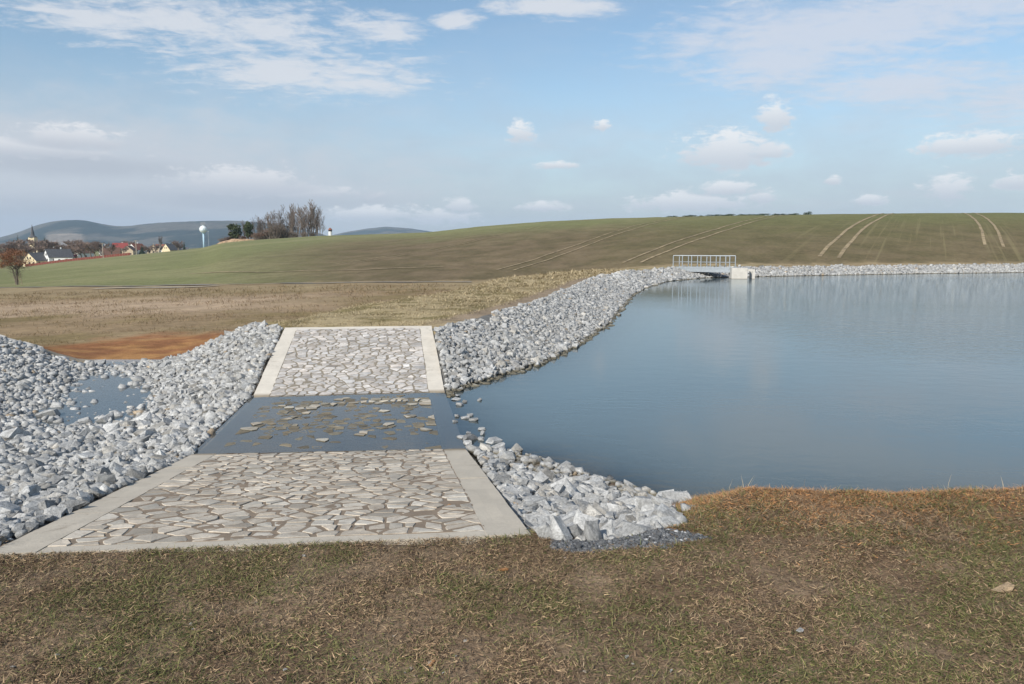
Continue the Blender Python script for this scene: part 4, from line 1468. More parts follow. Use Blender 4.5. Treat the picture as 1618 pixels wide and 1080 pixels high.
    m = (poly_dist(x, y, AXIS) > 3.0) & ~in_poly(x, y, CHUTE_POLY) & (g.random(N) < sstep(vnoise(x, y, 0.8, 4, 45), 0.42, 0.6)) & (np.hypot((x + 9.3) / 4.6, (y - 19) / 6.5) > 0.95 + 0.3 * (g.random(N) - .5))
    x, y = x[m], y[m]; n = len(x)
    sc_ = np.clip(y / 18, 1, 3)
    pgm = sstep(vnoise(x, y, 0.2, 3, 46), 0.4, 0.6)[:, None]
    c = np.where(g.random((n, 1)) < 0.45 + 0.25 * pgm, np.array([[0.155, 0.115, 0.05]]), np.array([[0.29, 0.205, 0.12]])) * g.uniform(0.75, 1.2, (n, 1))
    blades('meadow_grass', x, y, g.uniform(0.06, 0.15, n) * sc_, 0.007 * sc_, c, g.uniform(0.2, 1.0, n), 'thin dull meadow grass below the dam', seed=11)


turf()


def gravel():
    g = np.random.default_rng(15)
    n = 5200
    x0 = min(p[0] for p in GRAVEL_POLY) - .1; x1 = max(p[0] for p in GRAVEL_POLY) + .1
    y0 = min(p[1] for p in GRAVEL_POLY) - .1; y1 = max(p[1] for p in GRAVEL_POLY) + .1
    x = g.uniform(x0, x1, n * 3); y = g.uniform(y0, y1, n * 3)
    wob = (vnoise(x, y, 5.0, 3, 40) - .5) * 0.14
    m = in_poly(x, y + wob, GRAVEL_POLY) & ~in_poly(x, y, BANK_POLY)
    m &= g.random(len(x)) < sstep(poly_dist(x, y, GRAVEL_POLY, True), -0.02, 0.12) + 0.25
    x, y = x[m][:n], y[m][:n]; n = len(x)
    r = 0.0075 * np.exp(g.normal(0, 0.35, n))
    z = ground_z(x, y) + r * 0.3
    V, Fc, Cc = [], [], []; base = 0
    k = g.integers(0, 12, n); R = euler_np(*rot_mats(n, g))
    for p in range(12):
        ids = np.where(k == p)[0]; pv, pf = PV[p]
        w = np.einsum('nij,vj->nvi', R[ids], pv) * (r[ids] / 0.1)[:, None, None] + np.c_[x[ids], y[ids], z[ids]][:, None, :]
        V.append(w.reshape(-1, 3)); Fc.append((pf[None] + (base + np.arange(len(ids)) * len(pv))[:, None, None]).reshape(-1, 3))
        t = g.uniform(0.09, 0.22, (len(ids), 1)) * np.array([[0.95, 0.98, 1.02]])
        t = np.where(g.random((len(ids), 1)) < 0.02, 0.45, t)
        Cc.append(np.repeat(t, len(pv), 0)); base += len(pv) * len(ids)
    me = mesh_np('gravel', np.concatenate(V), [np.concatenate(Fc)], M_STONE, np.concatenate(Cc))
    tag(link('gravel', me), 'dark grey gravel spread at the foot of the stone bank', kind='stuff')


gravel()

_pr = random.Random(4)


def pebble_mesh(c):
    me = rock_proto(_pr, c); me.name = 'pebble'
    return me


PEB = [pebble_mesh((0.55, 0.5, 0.43)), pebble_mesh((0.47, 0.4, 0.32)), pebble_mesh((0.6, 0.57, 0.52))]
TAN = pebble_mesh((0.46, 0.33, 0.2)); ORG = pebble_mesh((0.45, 0.23, 0.1))
spots = [(302, 985), (310, 998), (305, 993), (575, 1056), (650, 1058), (560, 1040), (405, 949), (500, 948), (515, 997), (352, 1010), (680, 1050), (700, 1068), (160, 1062), (215, 1070), (450, 1060), (893, 878), (1120, 1030),
         (1030, 1068), (1000, 1050), (925, 1065), (870, 1045), (735, 1015), (768, 926), (622, 1005), (640, 1064), (655, 1070), (990, 1040), (20, 1060), (1395, 970), (90, 1040), (480, 876), (830, 1072), (1060, 1060), (720, 1040)]
for i, (a, b) in enumerate(spots):
    X, Y = P(a, b, CREST)
    o = link('pebble', PEB[i % 3], None, (X, Y, gz(X, Y) + 0.006), (0.3 * math.sin(i * 3), 0.3 * math.cos(i), i * 2.1))
    s = _pr.uniform(0.05, 0.13); o.scale = (s, s, s * 0.7)
    tag(o, 'small pale pebble lying in the trodden turf', 'pebble', 'pebbles scattered in the foreground turf')
for a, b, me, s, lab in ((1264, 993, PEB[2], 0.26, 'flat white stone lying alone in the turf'), (1587, 929, TAN, 0.55, 'long tan clod at the edge of the turf'), (795, 893, ORG, 0.25, 'orange clod in the turf below the broad ramp'),
                         (708, 812, ORG, 0.3, 'orange clod lying on the broad paved ramp'), (683, 1052, ORG, 0.17, 'small orange clod in the bare soil patch'), (1094, 779, PEB[1], 0.3, 'pale stone on the lip of the turf above the pond')):
    X, Y = P(a, b, CREST) if b != 812 else P(a, b, 0.42)
    zz = gz(X, Y) if b != 812 else 0.5 * 0 + float(ford_z(np.array(X), np.array(Y))) + 0.012
    o = link('clod' if me in (TAN, ORG) else 'loose_stone', me, None, (X, Y, zz + 0.012), (0.1, 0.15, a))
    o.scale = (s * 1.3, s, s * 0.45)
    tag(o, lab, 'clod' if me in (TAN, ORG) else 'stone')

# ------------------------------------------------------------------ trees

def grow(rnd, height, spread=0.5, levels=4, trunk_r=0.16, upright=0.6, kids=(3, 4), fork=0.3, twig_r=0.03):
    limb, twig = MB(), MB()

    def rec(p, d, ln, r, lev):
        n = 3 if lev == 0 else 2
        q = p; dd = d
        for i in range(n):
            dd = (dd + Vector((rnd.gauss(0, .12), rnd.gauss(0, .12), 0.06 * upright))).normalized()
            q2 = q + dd * (ln / n)
            ra, rb = r * (1 - 0.35 * i / n), r * (1 - 0.35 * (i + 1) / n)
            (limb if lev < levels - 1 else twig).tube(q, q2, ra, rb, 5 if lev == 0 else 3, False)
            q = q2
            if lev < levels and (lev > 0 or i >= 1 or fork < 0.25):
                for _ in range(rnd.randint(*kids) if lev > 0 or i == n - 1 else 2):
                    ang = rnd.uniform(0, 6.28)
                    side = Vector((math.cos(ang), math.sin(ang), 0))
                    nd = (dd * upright + side * spread * rnd.uniform(.6, 1.3) + Vector((0, 0, 0.25 * upright))).normalized()
                    rec(q, nd, ln * rnd.uniform(.5, .72), max(rb * 0.6, twig_r), lev + 1)
    rec(Vector((0, 0, -0.3)), Vector((rnd.gauss(0, .04), rnd.gauss(0, .04), 1)).normalized(), height * 0.42, trunk_r, 0)
    return limb, twig


def fit_h(limb, twig, height):
    top = max(v[2] for v in twig.v) if twig.v else max(v[2] for v in limb.v)
    s = height / top
    for m in (limb, twig): m.v = [(v[0] * s, v[1] * s, v[2] * s) for v in m.v]


def leaf_cloud(rnd, blobs, n, size, mb=None):
    mb = mb or MB()
    tot = sum(b[3] * b[4] * b[5] for b in blobs)
    for cx_, cy_, cz_, rx, ry, rz in blobs:
        for _ in range(int(n * rx * ry * rz / tot)):
            v = Vector((rnd.gauss(0, 1), rnd.gauss(0, 1), rnd.gauss(0, 1))).normalized() * rnd.uniform(0.45, 1.05)
            p = Vector((cx_ + v.x * rx, cy_ + v.y * ry, cz_ + v.z * rz))
            a = Vector((rnd.gauss(0, 1), rnd.gauss(0, 1), rnd.gauss(0, 1))).normalized()
            b = a.orthogonal().normalized()
            s = size * rnd.uniform(.6, 1.4)
            mb.poly([p + a * s, p + b * s * .5, p - a * s * .8, p - b * s * .5])
    return mb


def stemmed(rnd, h):
    """several upright stems from one stool, wispy side shoots all the way up"""
    limb, twig = MB(), MB()
    for k in range(rnd.randint(2, 4)):
        a = rnd.uniform(0, 6.28); lean = rnd.uniform(0.02, 0.16)
        hh = h * rnd.uniform(0.72, 1.0)
        p = Vector((0.35 * math.cos(a), 0.35 * math.sin(a), -0.3)); d = Vector((lean * math.cos(a), lean * math.sin(a), 1)).normalized()
        n = 9; r0 = rnd.uniform(0.13, 0.2)
        for i in range(n):
            d = (d + Vector((rnd.gauss(0, .05), rnd.gauss(0, .05), 0.03))).normalized()
            q = p + d * hh / n
            limb.tube(p, q, r0 * (1 - .85 * i / n), r0 * (1 - .85 * (i + 1) / n), 5, False)
            if i >= 2:
                for _ in range(rnd.randint(3, 5)):
                    b = rnd.uniform(0, 6.28); ln = hh * rnd.uniform(.12, .30) * (1 - .55 * i / n)
                    e = Vector((math.cos(b) * rnd.uniform(.4, .9), math.sin(b) * rnd.uniform(.4, .9), rnd.uniform(.7, 1.2))).normalized()
                    o_ = p.lerp(q, rnd.random()); t_ = o_ + e * ln
                    twig.tube(o_, t_, 0.06, 0.035, 3, False)
                    for _ in range(4):
                        m_ = o_.lerp(t_, rnd.uniform(.35, 1)); e2 = (e + Vector((rnd.gauss(0, .45), rnd.gauss(0, .45), rnd.gauss(.15, .2)))).normalized()
                        twig.tube(m_, m_ + e2 * ln * rnd.uniform(.35, .6), 0.035, 0.02, 3, False)
            p = q
    return limb, twig


BARE = []
for i in range(6):
    r_ = random.Random(100 + i)
    limb, twig = stemmed(r_, 15)
    fit_h(limb, twig, 15)
    BARE.append((limb.mesh('trunk', M_BARK), twig.mesh('crown', M_TWIG)))
BUSHY = []
M_VTWIG = plain('brown_twig', (0.215, 0.155, 0.125), 0.9, 0.35, 1)
for i in range(4):
    r_ = random.Random(200 + i)
    limb, twig = grow(r_, 8, 0.75, 4, 0.25, 0.6, (2, 4), twig_r=0.04)
    fit_h(limb, twig, 8)
    BUSHY.append((limb.mesh('trunk', M_BARK), twig.mesh('crown', M_VTWIG)))


def tree(name, pair, x, y, h, h0, label, cat='tree', group=None, z=None, wide=1.0, rz=0.0):
    root = empty(name, (x, y, gz(x, y) if z is None else z), rz)
    s = h / h0
    root.scale = (s * wide, s * wide, s)
    tag(root, label, cat, group)
    link('trunk', pair[0], root); link('crown', pair[1], root)
    return root


# grove on the rise
grove = [(504, 40, 335), (497, 46, 345), (489, 54, 340), (481, 50, 350), (473, 46, 338), (465, 50, 345), (455, 50, 352), (446, 42, 340), (437, 44, 348), (427, 42, 342), (418, 38, 350), (409, 38, 345), (399, 34, 352), (388, 31, 344), (377, 28, 350), (366, 24, 352)]
grove += [(a + 4.5, hp * .86, d + 9) for a, hp, d in grove[:14]] + [(486, 57, 338), (461, 53, 341), (492, 52, 343)]
for i, (a, hp, d) in enumerate(grove):
    X, Y = at(a, d)
    lab = {0: 'rightmost leafless tree of the grove, facing the small white tower', 15: 'leftmost low leafless tree of the grove, beside the larger evergreen', 30: 'tallest leafless tree near the right end of the grove'}.get(i)
    tree('bare_tree', BARE[i % 6], X, Y, hp * d / F + 0.6, 15, lab or 'leafless grey tree standing within the grove on the rise', 'tree', None if lab else 'leafless trees of the grove on the rise', rz=i * 1.7, wide=1.1)


def evergreen(a, d, hp, wp, lab, seed):
    r_ = random.Random(seed)
    h, w = hp * d / F, wp * d / F / 2
    X, Y = at(a, d)
    root = empty('evergreen_tree', (X, Y, gz(X, Y)))
    tag(root, lab, 'tree')
    MB().tube((0, 0, -.3), (0.1, 0, h * .8), 0.28, 0.08, 6).build('trunk', M_BARK, root)
    bl = [(r_.uniform(-.5, .5) * w, r_.uniform(-.5, .5) * w, h * r_.uniform(.25, .85), w * r_.uniform(.35, .6), w * r_.uniform(.35, .6), h * r_.uniform(.1, .2)) for _ in range(11)]
    leaf_cloud(r_, bl, 1500, 0.42).build('crown', M_EVERGREEN, root)


evergreen(372, 338, 33, 25, 'dark evergreen at the end of the grove nearest the water tower', 1)
evergreen(393, 336, 30, 16, 'narrow dark evergreen among the bare trees of the grove', 2)
SHR = []
for i in range(3):
    r_ = random.Random(300 + i)
    mb = MB(); lf = MB()
    for k in range(90):
        a = r_.uniform(0, 6.28); t = r_.uniform(0.1, 1.0)
        p0 = Vector((r_.gauss(0, .5), r_.gauss(0, .5), 0)); p1 = p0 + Vector((math.cos(a) * t * 1.6, math.sin(a) * t * 1.6, r_.uniform(1.4, 3.0)))
        mb.tube(p0, p1, 0.045, 0.02, 3, False)
        for _ in range(3):
            q = p0.lerp(p1, r_.uniform(.4, .95)); lf.tube(q, q + Vector((r_.gauss(0, .5), r_.gauss(0, .5), r_.uniform(.3, .9))), 0.03, 0.015, 3, False)
    SHR.append((mb.mesh('stems', M_BARK), lf.mesh('twigs', M_TWIG)))
SHR_RED = (SHR[0][0], SHR[1][1].copy())
SHR_RED[1].materials[0] = plain('reddish_twig', (0.2, 0.115, 0.08), 0.9, .3, 2)
for i, (a, d, hp, w, red) in enumerate([(438, 330, 26, 1.2, 0), (430, 331, 20, 1.2, 0), (412, 331, 13, 1.4, 1), (405, 332, 12, 1.3, 1), (447, 331, 20, 1.0, 0), (352, 338, 9, 1.5, 0), (362, 337, 10, 1.4, 1), (480, 333, 9, 1.6, 0), (495, 332, 7, 1.6, 0), (466, 333, 10, 1.5, 0),
                                       (422, 331, 16, 1.1, 1), (455, 332, 14, 1.3, 0), (385, 335, 9, 1.5, 1)]):
    X, Y = at(a, d)
    root = empty('shrub', (X, Y, gz(X, Y)), i); s = hp * d / F / 3.4; root.scale = (s * w, s * w, s)
    p = SHR_RED if red else SHR[i % 3]
    link('stems', p[0], root); link('twigs', p[1], root)
    if red: tag(root, 'reddish leafless shrub at the foot of the grove', 'shrub', 'reddish shrubs of the grove')
    else: tag(root, 'grey brown leafless shrub at the foot of the grove', 'shrub', 'grey shrubs of the grove')
# low crumbling earth bank below the grove
mb = MB(); r_ = random.Random(8)
prev = None
for k in range(26):
    a = 343 + k * 3.0
    X, Y = at(a, 334)
    h = (0.3 + 0.9 * math.sin(math.pi * min(1, k / 19)) * r_.uniform(.75, 1.1)) if k < 19 else 0.6 * r_.uniform(.5, 1)
    zb = gz(X, Y)
    cur = [(X, Y - 1.2 + r_.uniform(-.4, .4), zb - .3), (X, Y - 0.6 + r_.uniform(-.3, .3), zb + h * .45), (X, Y + r_.uniform(-.2, .2), zb + h), (X, Y + 4, zb + h * .9), (X, Y + 6, zb - .5)]
    if prev:
        for i in range(4): mb.poly([prev[i], cur[i], cur[i + 1], prev[i + 1]])
    prev = cur
tag(mb.build('earth_bank', plain('eroded_earth', (0.36, 0.25, 0.16), .95, .35, .6, bump=.5)), 'low crumbling ochre earth bank under the grove', 'bank')

# hedge bushes along the crest of the field
r_ = random.Random(55)
bush_meshes = []
for i in range(3):
    bl = [(r_.uniform(-1.6, 1.6), r_.uniform(-.4, .4), r_.uniform(.15, .4), r_.uniform(.6, 1.2), .5, r_.uniform(.2, .42)) for _ in range(5)]
    bush_meshes.append(leaf_cloud(r_, bl, 420, 0.13).mesh('foliage', M_NEEDLE))
for i, (a, s) in enumerate([(1062, .7), (1085, .8), (1100, .7), (1128, 1), (1145, .9), (1160, 1.0), (1180, .9), (1196, .9), (1215, .9), (1232, .8), (1250, .8)]):
    X, Y = at(a, float(np.interp(a, SK_PX, SK_D)) + 1)
    o = link('bush', bush_meshes[i % 3], None, (X, Y, gz(X, Y) - .05), (0, 0, 0)); o.scale = (s * 1.0, s, s * 0.8)
    tag(o, 'low dark bush on the crest of the field', 'bush', 'bushes along the crest of the field')
X, Y = at(1273, 171)
o = link('bush', bush_meshes[1], None, (X, Y, gz(X, Y) - .05)); o.scale = (.55, .8, 1.1)
tag(o, 'round dark bush at the end of the crest hedge, taller than the rest', 'bush')

# small russet tree with a ladder
def russet_tree():
    r_ = random.Random(61)
    X, Y = hit(27, 450)
    d = Y
    h = 57 * d / F
    root = empty('russet_tree', (X, Y, gz(X, Y))); tag(root, 'small tree with withered russet leaves by the lane', 'tree')
    limb, twig = MB(), MB()
    for k in range(4):
        a = k * 1.6 + .3
        p = Vector((0.04 * math.cos(a), 0.04 * math.sin(a), -.2)); q = Vector((0.22 * math.cos(a) * (1 + k * .3), 0.22 * math.sin(a), h * .42))
        limb.tube(p, q, 0.10, 0.06, 5, False)
        for j in range(7):
            b = r_.uniform(0, 6.28)
            e = q + Vector((math.cos(b) * h * r_.uniform(.15, .42), math.sin(b) * h * r_.uniform(.15, .42), h * r_.uniform(.08, .5)))
            limb.tube(q, e, 0.04, 0.018, 4, False)
            for _ in range(9):
                t = q.lerp(e, r_.uniform(.3, 1)); twig.tube(t, t + Vector((r_.gauss(0, .25), r_.gauss(0, .25), r_.gauss(0.05, .22))) * h / 4, 0.012, 0.006, 3, False)
    for _ in range(70):   # drooping suckers round the stem
        b = r_.uniform(0, 6.28); p = Vector((0, 0, h * r_.uniform(.15, .4)))
        twig.tube(p, p + Vector((math.cos(b) * h * r_.uniform(.1, .28), math.sin(b) * h * r_.uniform(.1, .28), h * r_.uniform(-.05, .18))), 0.012, 0.006, 3, False)
    limb.build('trunk', M_BARK, root); twig.build('twigs', M_BARK, root)
    bl = [(r_.uniform(-.42, .36) * h, r_.uniform(-.3, .3) * h, h * r_.uniform(.52, .9), h * r_.uniform(.12, .22), h * r_.uniform(.12, .2), h * r_.uniform(.07, .13)) for _ in range(20)]
    leaf_cloud(r_, bl, 4200, 0.05 * h / 3.4).build('crown', M_REDLEAF, root)
    lad = empty('ladder', (X + 0.55, Y - .1, gz(X + .55, Y - .1)), 0.35)
    tag(lad, 'wooden ladder leaning against the small russet tree', 'ladder')
    LH = 0.62 * h
    for s in (-1, 1): MB().tube((s * .16, 0, -.05), (s * .13 - .32, 0.2, LH), 0.03, n=5).build('rail', M_WOOD, lad)
    for k in range(7):
        t = (k + .7) / 7.6
        MB().tube((-.16 - .32 * t, .2 * t, LH * t), (.15 - .32 * t, .2 * t, LH * t), 0.022, n=5).build('rung', M_WOOD, lad)


russet_tree()

# ------------------------------------------------------------------ village

def wallm(c): return plain('render_%02d%02d%02d' % tuple(int(k * 99) for k in c), c, .9, .06, 1)


ROOF_G = plain('grey_roof', (0.10, 0.10, 0.105), .8, .25, 2)
ROOF_B = plain('brown_roof', (0.13, 0.075, 0.055), .8, .25, 2)
ROOF_R = plain('red_roof', (0.30, 0.07, 0.06), .8, .2, 2)
ROOF_T = plain('tile_roof', (0.24, 0.095, 0.06), .8, .25, 2)
CREAM, WHITE, OCHRE = (0.72, 0.60, 0.40), (0.78, 0.77, 0.74), (0.58, 0.46, 0.32)


def house(px, dist, w, l, hw, hr, yaw, wc, rm, label, z=None, nwin=3, chimney=True, ground_line=None):
    """ridge along local x; gable ends at -x and +x; w across, l along"""
    X, Y = at(px, dist)
    zb = gz(X, Y) if z is None else z
    root = empty('house', (X, Y, zb), yaw); tag(root, label, 'house')
    wm = wallm(wc)
    mb = MB(); a, b = l / 2, w / 2
    mb.poly([(-a, -b, -2), (a, -b, -2), (a, -b, hw), (-a, -b, hw)]); mb.poly([(a, b, -2), (-a, b, -2), (-a, b, hw), (a, b, hw)])
    mb.poly([(-a, b, -2), (-a, -b, -2), (-a, -b, hw), (-a, 0, hw + hr), (-a, b, hw)]); mb.poly([(a, -b, -2), (a, b, -2), (a, b, hw), (a, 0, hw + hr), (a, -b, hw)])
    mb.build('wall', wm, root)
    rf = MB(); o, t = 0.35, 0.18
    k = hr / b
    for s in (-1, 1):
        e = (b + o); ze = hw - o * k
        q = [(-a - o, s * e, ze), (a + o, s * e, ze), (a + o, 0, hw + hr), (-a - o, 0, hw + hr)]
        u = [(p[0], p[1], p[2] + t) for p in q]; lo = [(p[0], p[1], p[2] + .02) for p in q]
        if s > 0: u.reverse(); lo.reverse()
        rf.poly(u); rf.poly(list(reversed(lo)))
        for i in range(4): rf.poly([lo[i], lo[(i + 1) % 4], u[(i + 1) % 4], u[i]])
    ro = rf.build('roof', rm, root)
    if chimney: MB().box((a * .3, 0.5, hw + hr + .2), (.6, .6, 1.6)).build('chimney', wm, ro)

    def win(c, s):
        f = MB().box(c, s).build('window', M_GLASS, root)
    ww, wh = .95, 1.2
    for g in (-1, 1):
        for i in range(nwin):
            yy = (i - (nwin - 1) / 2) * w / (nwin + .4)
            win((g * (a + .03), yy, hw * .5), (.08, ww, wh))
        for yy in (-.9, .9): win((g * (a + .03), yy, hw + hr * .32), (.08, ww * .85, wh * .9))
    for s in (-1, 1):
        for i in range(3): win(((i - 1) * l / 3.4, s * (b + .03), hw * .5), (ww, .08, wh))
    return root


R_ = math.radians
house(56, 403, 9.6, 8.5, 2.6, 4.0, R_(72), CREAM, ROOF_G, 'cream gabled house with grey roof at the field edge')
house(91, 409, 7.4, 12, 3.0, 4.0, R_(52), WHITE, ROOF_G, 'white gabled house with dark roof beside the cream house', nwin=2)
mbx = empty('shed', at(101, 406) + (gz(*at(101, 406)),), R_(12)); tag(mbx, 'low white shed with a flat grey roof beside the white gabled house', 'shed')
MB().box((0, 0, 0.9), (9, 4, 2.6)).build('wall', wallm(WHITE), mbx); MB().box((0, 0, 2.3), (9.6, 4.6, .25)).build('roof', ROOF_G, mbx)
MB().box((-2, -2.02, .9), (1, .1, 1)).build('window', M_GLASS, mbx); MB().box((1.5, -2.02, .7), (1.1, .1, 2)).build('door', M_WOOD, mbx)
mbx = empty('shed', at(112, 415) + (gz(*at(112, 415)),), R_(12)); tag(mbx, 'red roofed shed by the red fence', 'shed')
MB().box((0, 0, 1.1), (4.4, 3, 3)).build('wall', M_WOOD, mbx)
rf = MB(); rf.poly([(-2.6, -2, 2.4), (2.6, -2, 2.4), (2.6, 0, 3.6), (-2.6, 0, 3.6)]); rf.poly([(2.6, 2, 2.4), (-2.6, 2, 2.4), (-2.6, 0, 3.6), (2.6, 0, 3.6)]); rf.build('roof', ROOF_R, mbx)
house(82, 520, 7, 10, 4.6, 4.2, R_(55), WHITE, ROOF_B, 'white house high behind the two gabled houses', nwin=2)
house(130, 560, 8, 12, 4.8, 4.0, R_(60), WHITE, ROOF_B, 'white gabled house alone above the brown trees', nwin=2)
house(168, 600, 9, 14, 5.6, 4.2, R_(125), WHITE, ROOF_B, 'white house with brown roof behind the utility pole', nwin=3)
house(190, 640, 8, 11, 7.2, 4.2, R_(35), WHITE, ROOF_R, 'white house with a bright red roof')
house(204, 620, 9, 12, 5.4, 3.8, R_(100), OCHRE, ROOF_B, 'ochre house between the red roof and the large white gable')
house(216, 640, 10, 12, 5.8, 5.0, R_(75), WHITE, ROOF_T, 'large white gabled house beside the dark green tree', nwin=3)
house(243, 690, 10, 15, 6.0, 3.4, R_(110), OCHRE, ROOF_B, 'ochre house left of the pale birch trunk')
house(263, 720, 11, 18, 6.0, 3.6, R_(15), WHITE, ROOF_T, 'long white house under a red tile roof')
house(271, 650, 9, 13, 4.2, 5.2, R_(70), CREAM, ROOF_G, 'steep cream gable near the end of the village')
house(288, 700, 8, 10, 3.4, 3.6, R_(20), WHITE, ROOF_G, 'small white house by the last conifer')
house(176, 440, 9, 9, 1.5, 3.6, R_(20), OCHRE, ROOF_B, 'brown roofed house half hidden by the field')

# church
X, Y = at(53, 600)
ch = empty('church', (X, Y, gz(X, Y))); tag(ch, 'village church with a cream tower and thin dark spire', 'church')
MB().box((0, 0, 7.0), (4.6, 4.6, 18)).build('tower', wallm(CREAM), ch)
sp = MB(); sp.tube((0, 0, 16.0), (0, 0, 17.6), 3.3, 1.6, 8); sp.tube((0, 0, 17.6), (0, 0, 26), 1.5, 0.06, 8); sp.build('spire', ROOF_G, ch)
for s in (-1, 1):
    MB().box((s * 1.0, -2.33, 13.2), (.9, .1, 2)).build('window', M_GLASS, ch)
nv = MB(); nv.box((9, 3, 3), (14, 8, 10)); nv.build('nave_wall', wallm(CREAM), ch)
rf = MB(); rf.poly([(1.5, -1.3, 8.0), (16.5, -1.3, 8.0), (16.5, 3, 12.4), (1.5, 3, 12.4)]); rf.poly([(16.5, 7.3, 8), (1.5, 7.3, 8), (1.5, 3, 12.4), (16.5, 3, 12.4)]); rf.build('nave_roof', ROOF_B, ch)

# village trees
vt = [(4, 430, 34), (14, 450, 38), (-10, 440, 36), (24, 470, 40), (40, 500, 36), (46, 480, 30), (60, 520, 36), (64, 470, 30), (74, 500, 32), (92, 480, 30), (104, 500, 30), (96, 440, 20), (112, 460, 26), (122, 440, 26), (134, 440, 30), (142, 430, 28),
      (150, 440, 28), (156, 500, 30), (116, 540, 34), (176, 430, 22), (184, 428, 24), (196, 440, 24), (202, 560, 36), (230, 500, 24), (236, 560, 24), (256, 600, 26), (262, 560, 22), (245, 520, 24), (280, 640, 22), (-30, 430, 34), (-50, 440, 36), (282, 560, 18), (128, 470, 30), (86, 560, 34)]
for i, (a, d, hp) in enumerate(vt):
    if 183 < a < 280 and d < 700: d += 90; hp *= 0.72
    X, Y = at(a, d)
    zb = gz(X, Y)
    lm = next(t_ for lim, t_ in ((12, 'beyond the small russet tree'), (48, 'left of the church tower'), (80, 'around the church and the dark conifers'), (110, 'above the white gabled house'), (158, 'behind the red fence before the utility pole'),
                                 (200, 'behind the utility pole and brown roofed house'), (240, 'about the large white gable'), (999, 'at the upper end of the village')) if a <= lim)
    tree('village_tree', BUSHY[i % 4], X, Y, hp * d / F, 8, 'leafless brown tree ' + lm, 'tree', 'village trees ' + lm, wide=1.15, rz=i * 2.3)


def conifer(a, d, top_py, lab, seed, wide=0.2):
    r_ = random.Random(seed)
    X, Y = at(a, d)
    zb = gz(X, Y)
    h = HC + (YH - top_py) / F * d - zb
    root = empty('conifer', (X, Y, zb)); tag(root, lab, 'conifer')
    MB().tube((0, 0, -.3), (0, 0, h * .95), h * .02, 0.03, 6).build('trunk', M_BARK, root)
    mb = MB()
    for k in range(26):
        t = k / 25
        z = h * (0.14 + 0.85 * t); rr = h * wide * (1 - t) ** .85 * r_.uniform(.75, 1.15) + .1
        for j in range(11):
            b = j * 6.28 / 11 + r_.uniform(-.3, .3)
            e = rr * r_.uniform(.7, 1.15)
            c, s = math.cos(b), math.sin(b)
            wd = e * .34
            mb.poly([(0, 0, z), (c * e * .6 - s * wd, s * e * .6 + c * wd, z - e * .22), (c * e, s * e, z - e * .45), (c * e * .6 + s * wd, s * e * .6 - c * wd, z - e * .3)])
    mb.build('crown', M_NEEDLE, root)


conifer(29, 520, 369, 'tall dark spruce left of the church spire', 1, .17)
conifer(71, 540, 372, 'broad dark conifer right of the church spire', 2, .2)
conifer(291, 560, 381, 'lone dark conifer at the end of the village by the water tower', 3, .2)
conifer(112, 560, 387, 'small dark conifer among the village roofs', 4, .14)
conifer(224, 560, 386, 'dark green tree between the white gable and the birch trunk', 5, .34)
conifer(66, 520, 380, 'lower dark conifer leaning on the broad one by the church', 6, .22)
# pale birch
X, Y = at(250, 520)
br = empty('birch_tree', (X, Y, gz(X, Y))); tag(br, 'pale trunked birch standing above the village roofs', 'tree')
hb = HC + (YH - 372) / F * 520 - gz(X, Y)
limb, twig = grow(random.Random(9), hb, .35, 4, .3, 1.1, (2, 3), twig_r=.04); fit_h(limb, twig, hb)
limb.build('trunk', plain('birch_bark', (0.45, 0.40, 0.34), .9, .2, 2), br); twig.build('crown', M_TWIG, br)


def pole(a, d, top_py, lab, arm=True):
    X, Y = at(a, d); zb = gz(X, Y)
    h = HC + (YH - top_py) / F * d - zb
    root = empty('utility_pole', (X, Y, zb)); tag(root, lab, 'pole')
    MB().tube((0, 0, -.5), (0, 0, h), .2, .16, 8).build('pole', plain('pole_concrete', (0.42, 0.37, 0.3), .9, .15, 2), root)
    if arm:
        MB().box((0, 0, h - .25), (3.0, .16, .16)).build('crossarm', M_WOOD, root)
        for s in (-1.3, 0, 1.3): MB().tube((s, 0, h - .2), (s, 0, h + .25), .09, .06, 6).build('insulator', M_GLASS, root)


pole(162, 385, 384, 'concrete utility pole with a crossarm at the field edge')
pole(215, 395, 379.5, 'utility pole in front of the large white gable')

# red fence along the field edge
fx = [at(a, 394) for a in np.linspace(38, 205, 41)]
fn = empty('red_fence', (fx[0][0], fx[0][1], gz(*fx[0]))); tag(fn, 'long red brown board fence between the field and the village', 'fence')
M_RED = plain('red_board', (0.20, 0.055, 0.04), .85, .3, 2)
for i in range(40):
    (xa, ya), (xb, yb) = fx[i], fx[i + 1]
    za, zb = gz(xa, ya), gz(xb, yb); o = fn.location
    pa = MB()
    a, b = Vector((xa, ya, za)) - o, Vector((xb, yb, zb)) - o
    d = (b - a); n_ = Vector((-d.y, d.x, 0)).normalized() * .03; up = Vector((0, 0, 1.25))
    lo = Vector((0, 0, 0.0)); e = d * .03
    q = [a + e + lo - n_, b - e + lo - n_, b - e + lo + n_, a + e + lo + n_]
    pa.poly([p + up for p in q])
    for k in range(4): pa.poly([q[k], q[(k + 1) % 4], q[(k + 1) % 4] + up, q[k] + up])
    pa.build('panel', M_RED, fn)
    MB().box((a.x, a.y, a.z + .6), (.12, .12, 1.5)).build('post', M_WOOD, fn)

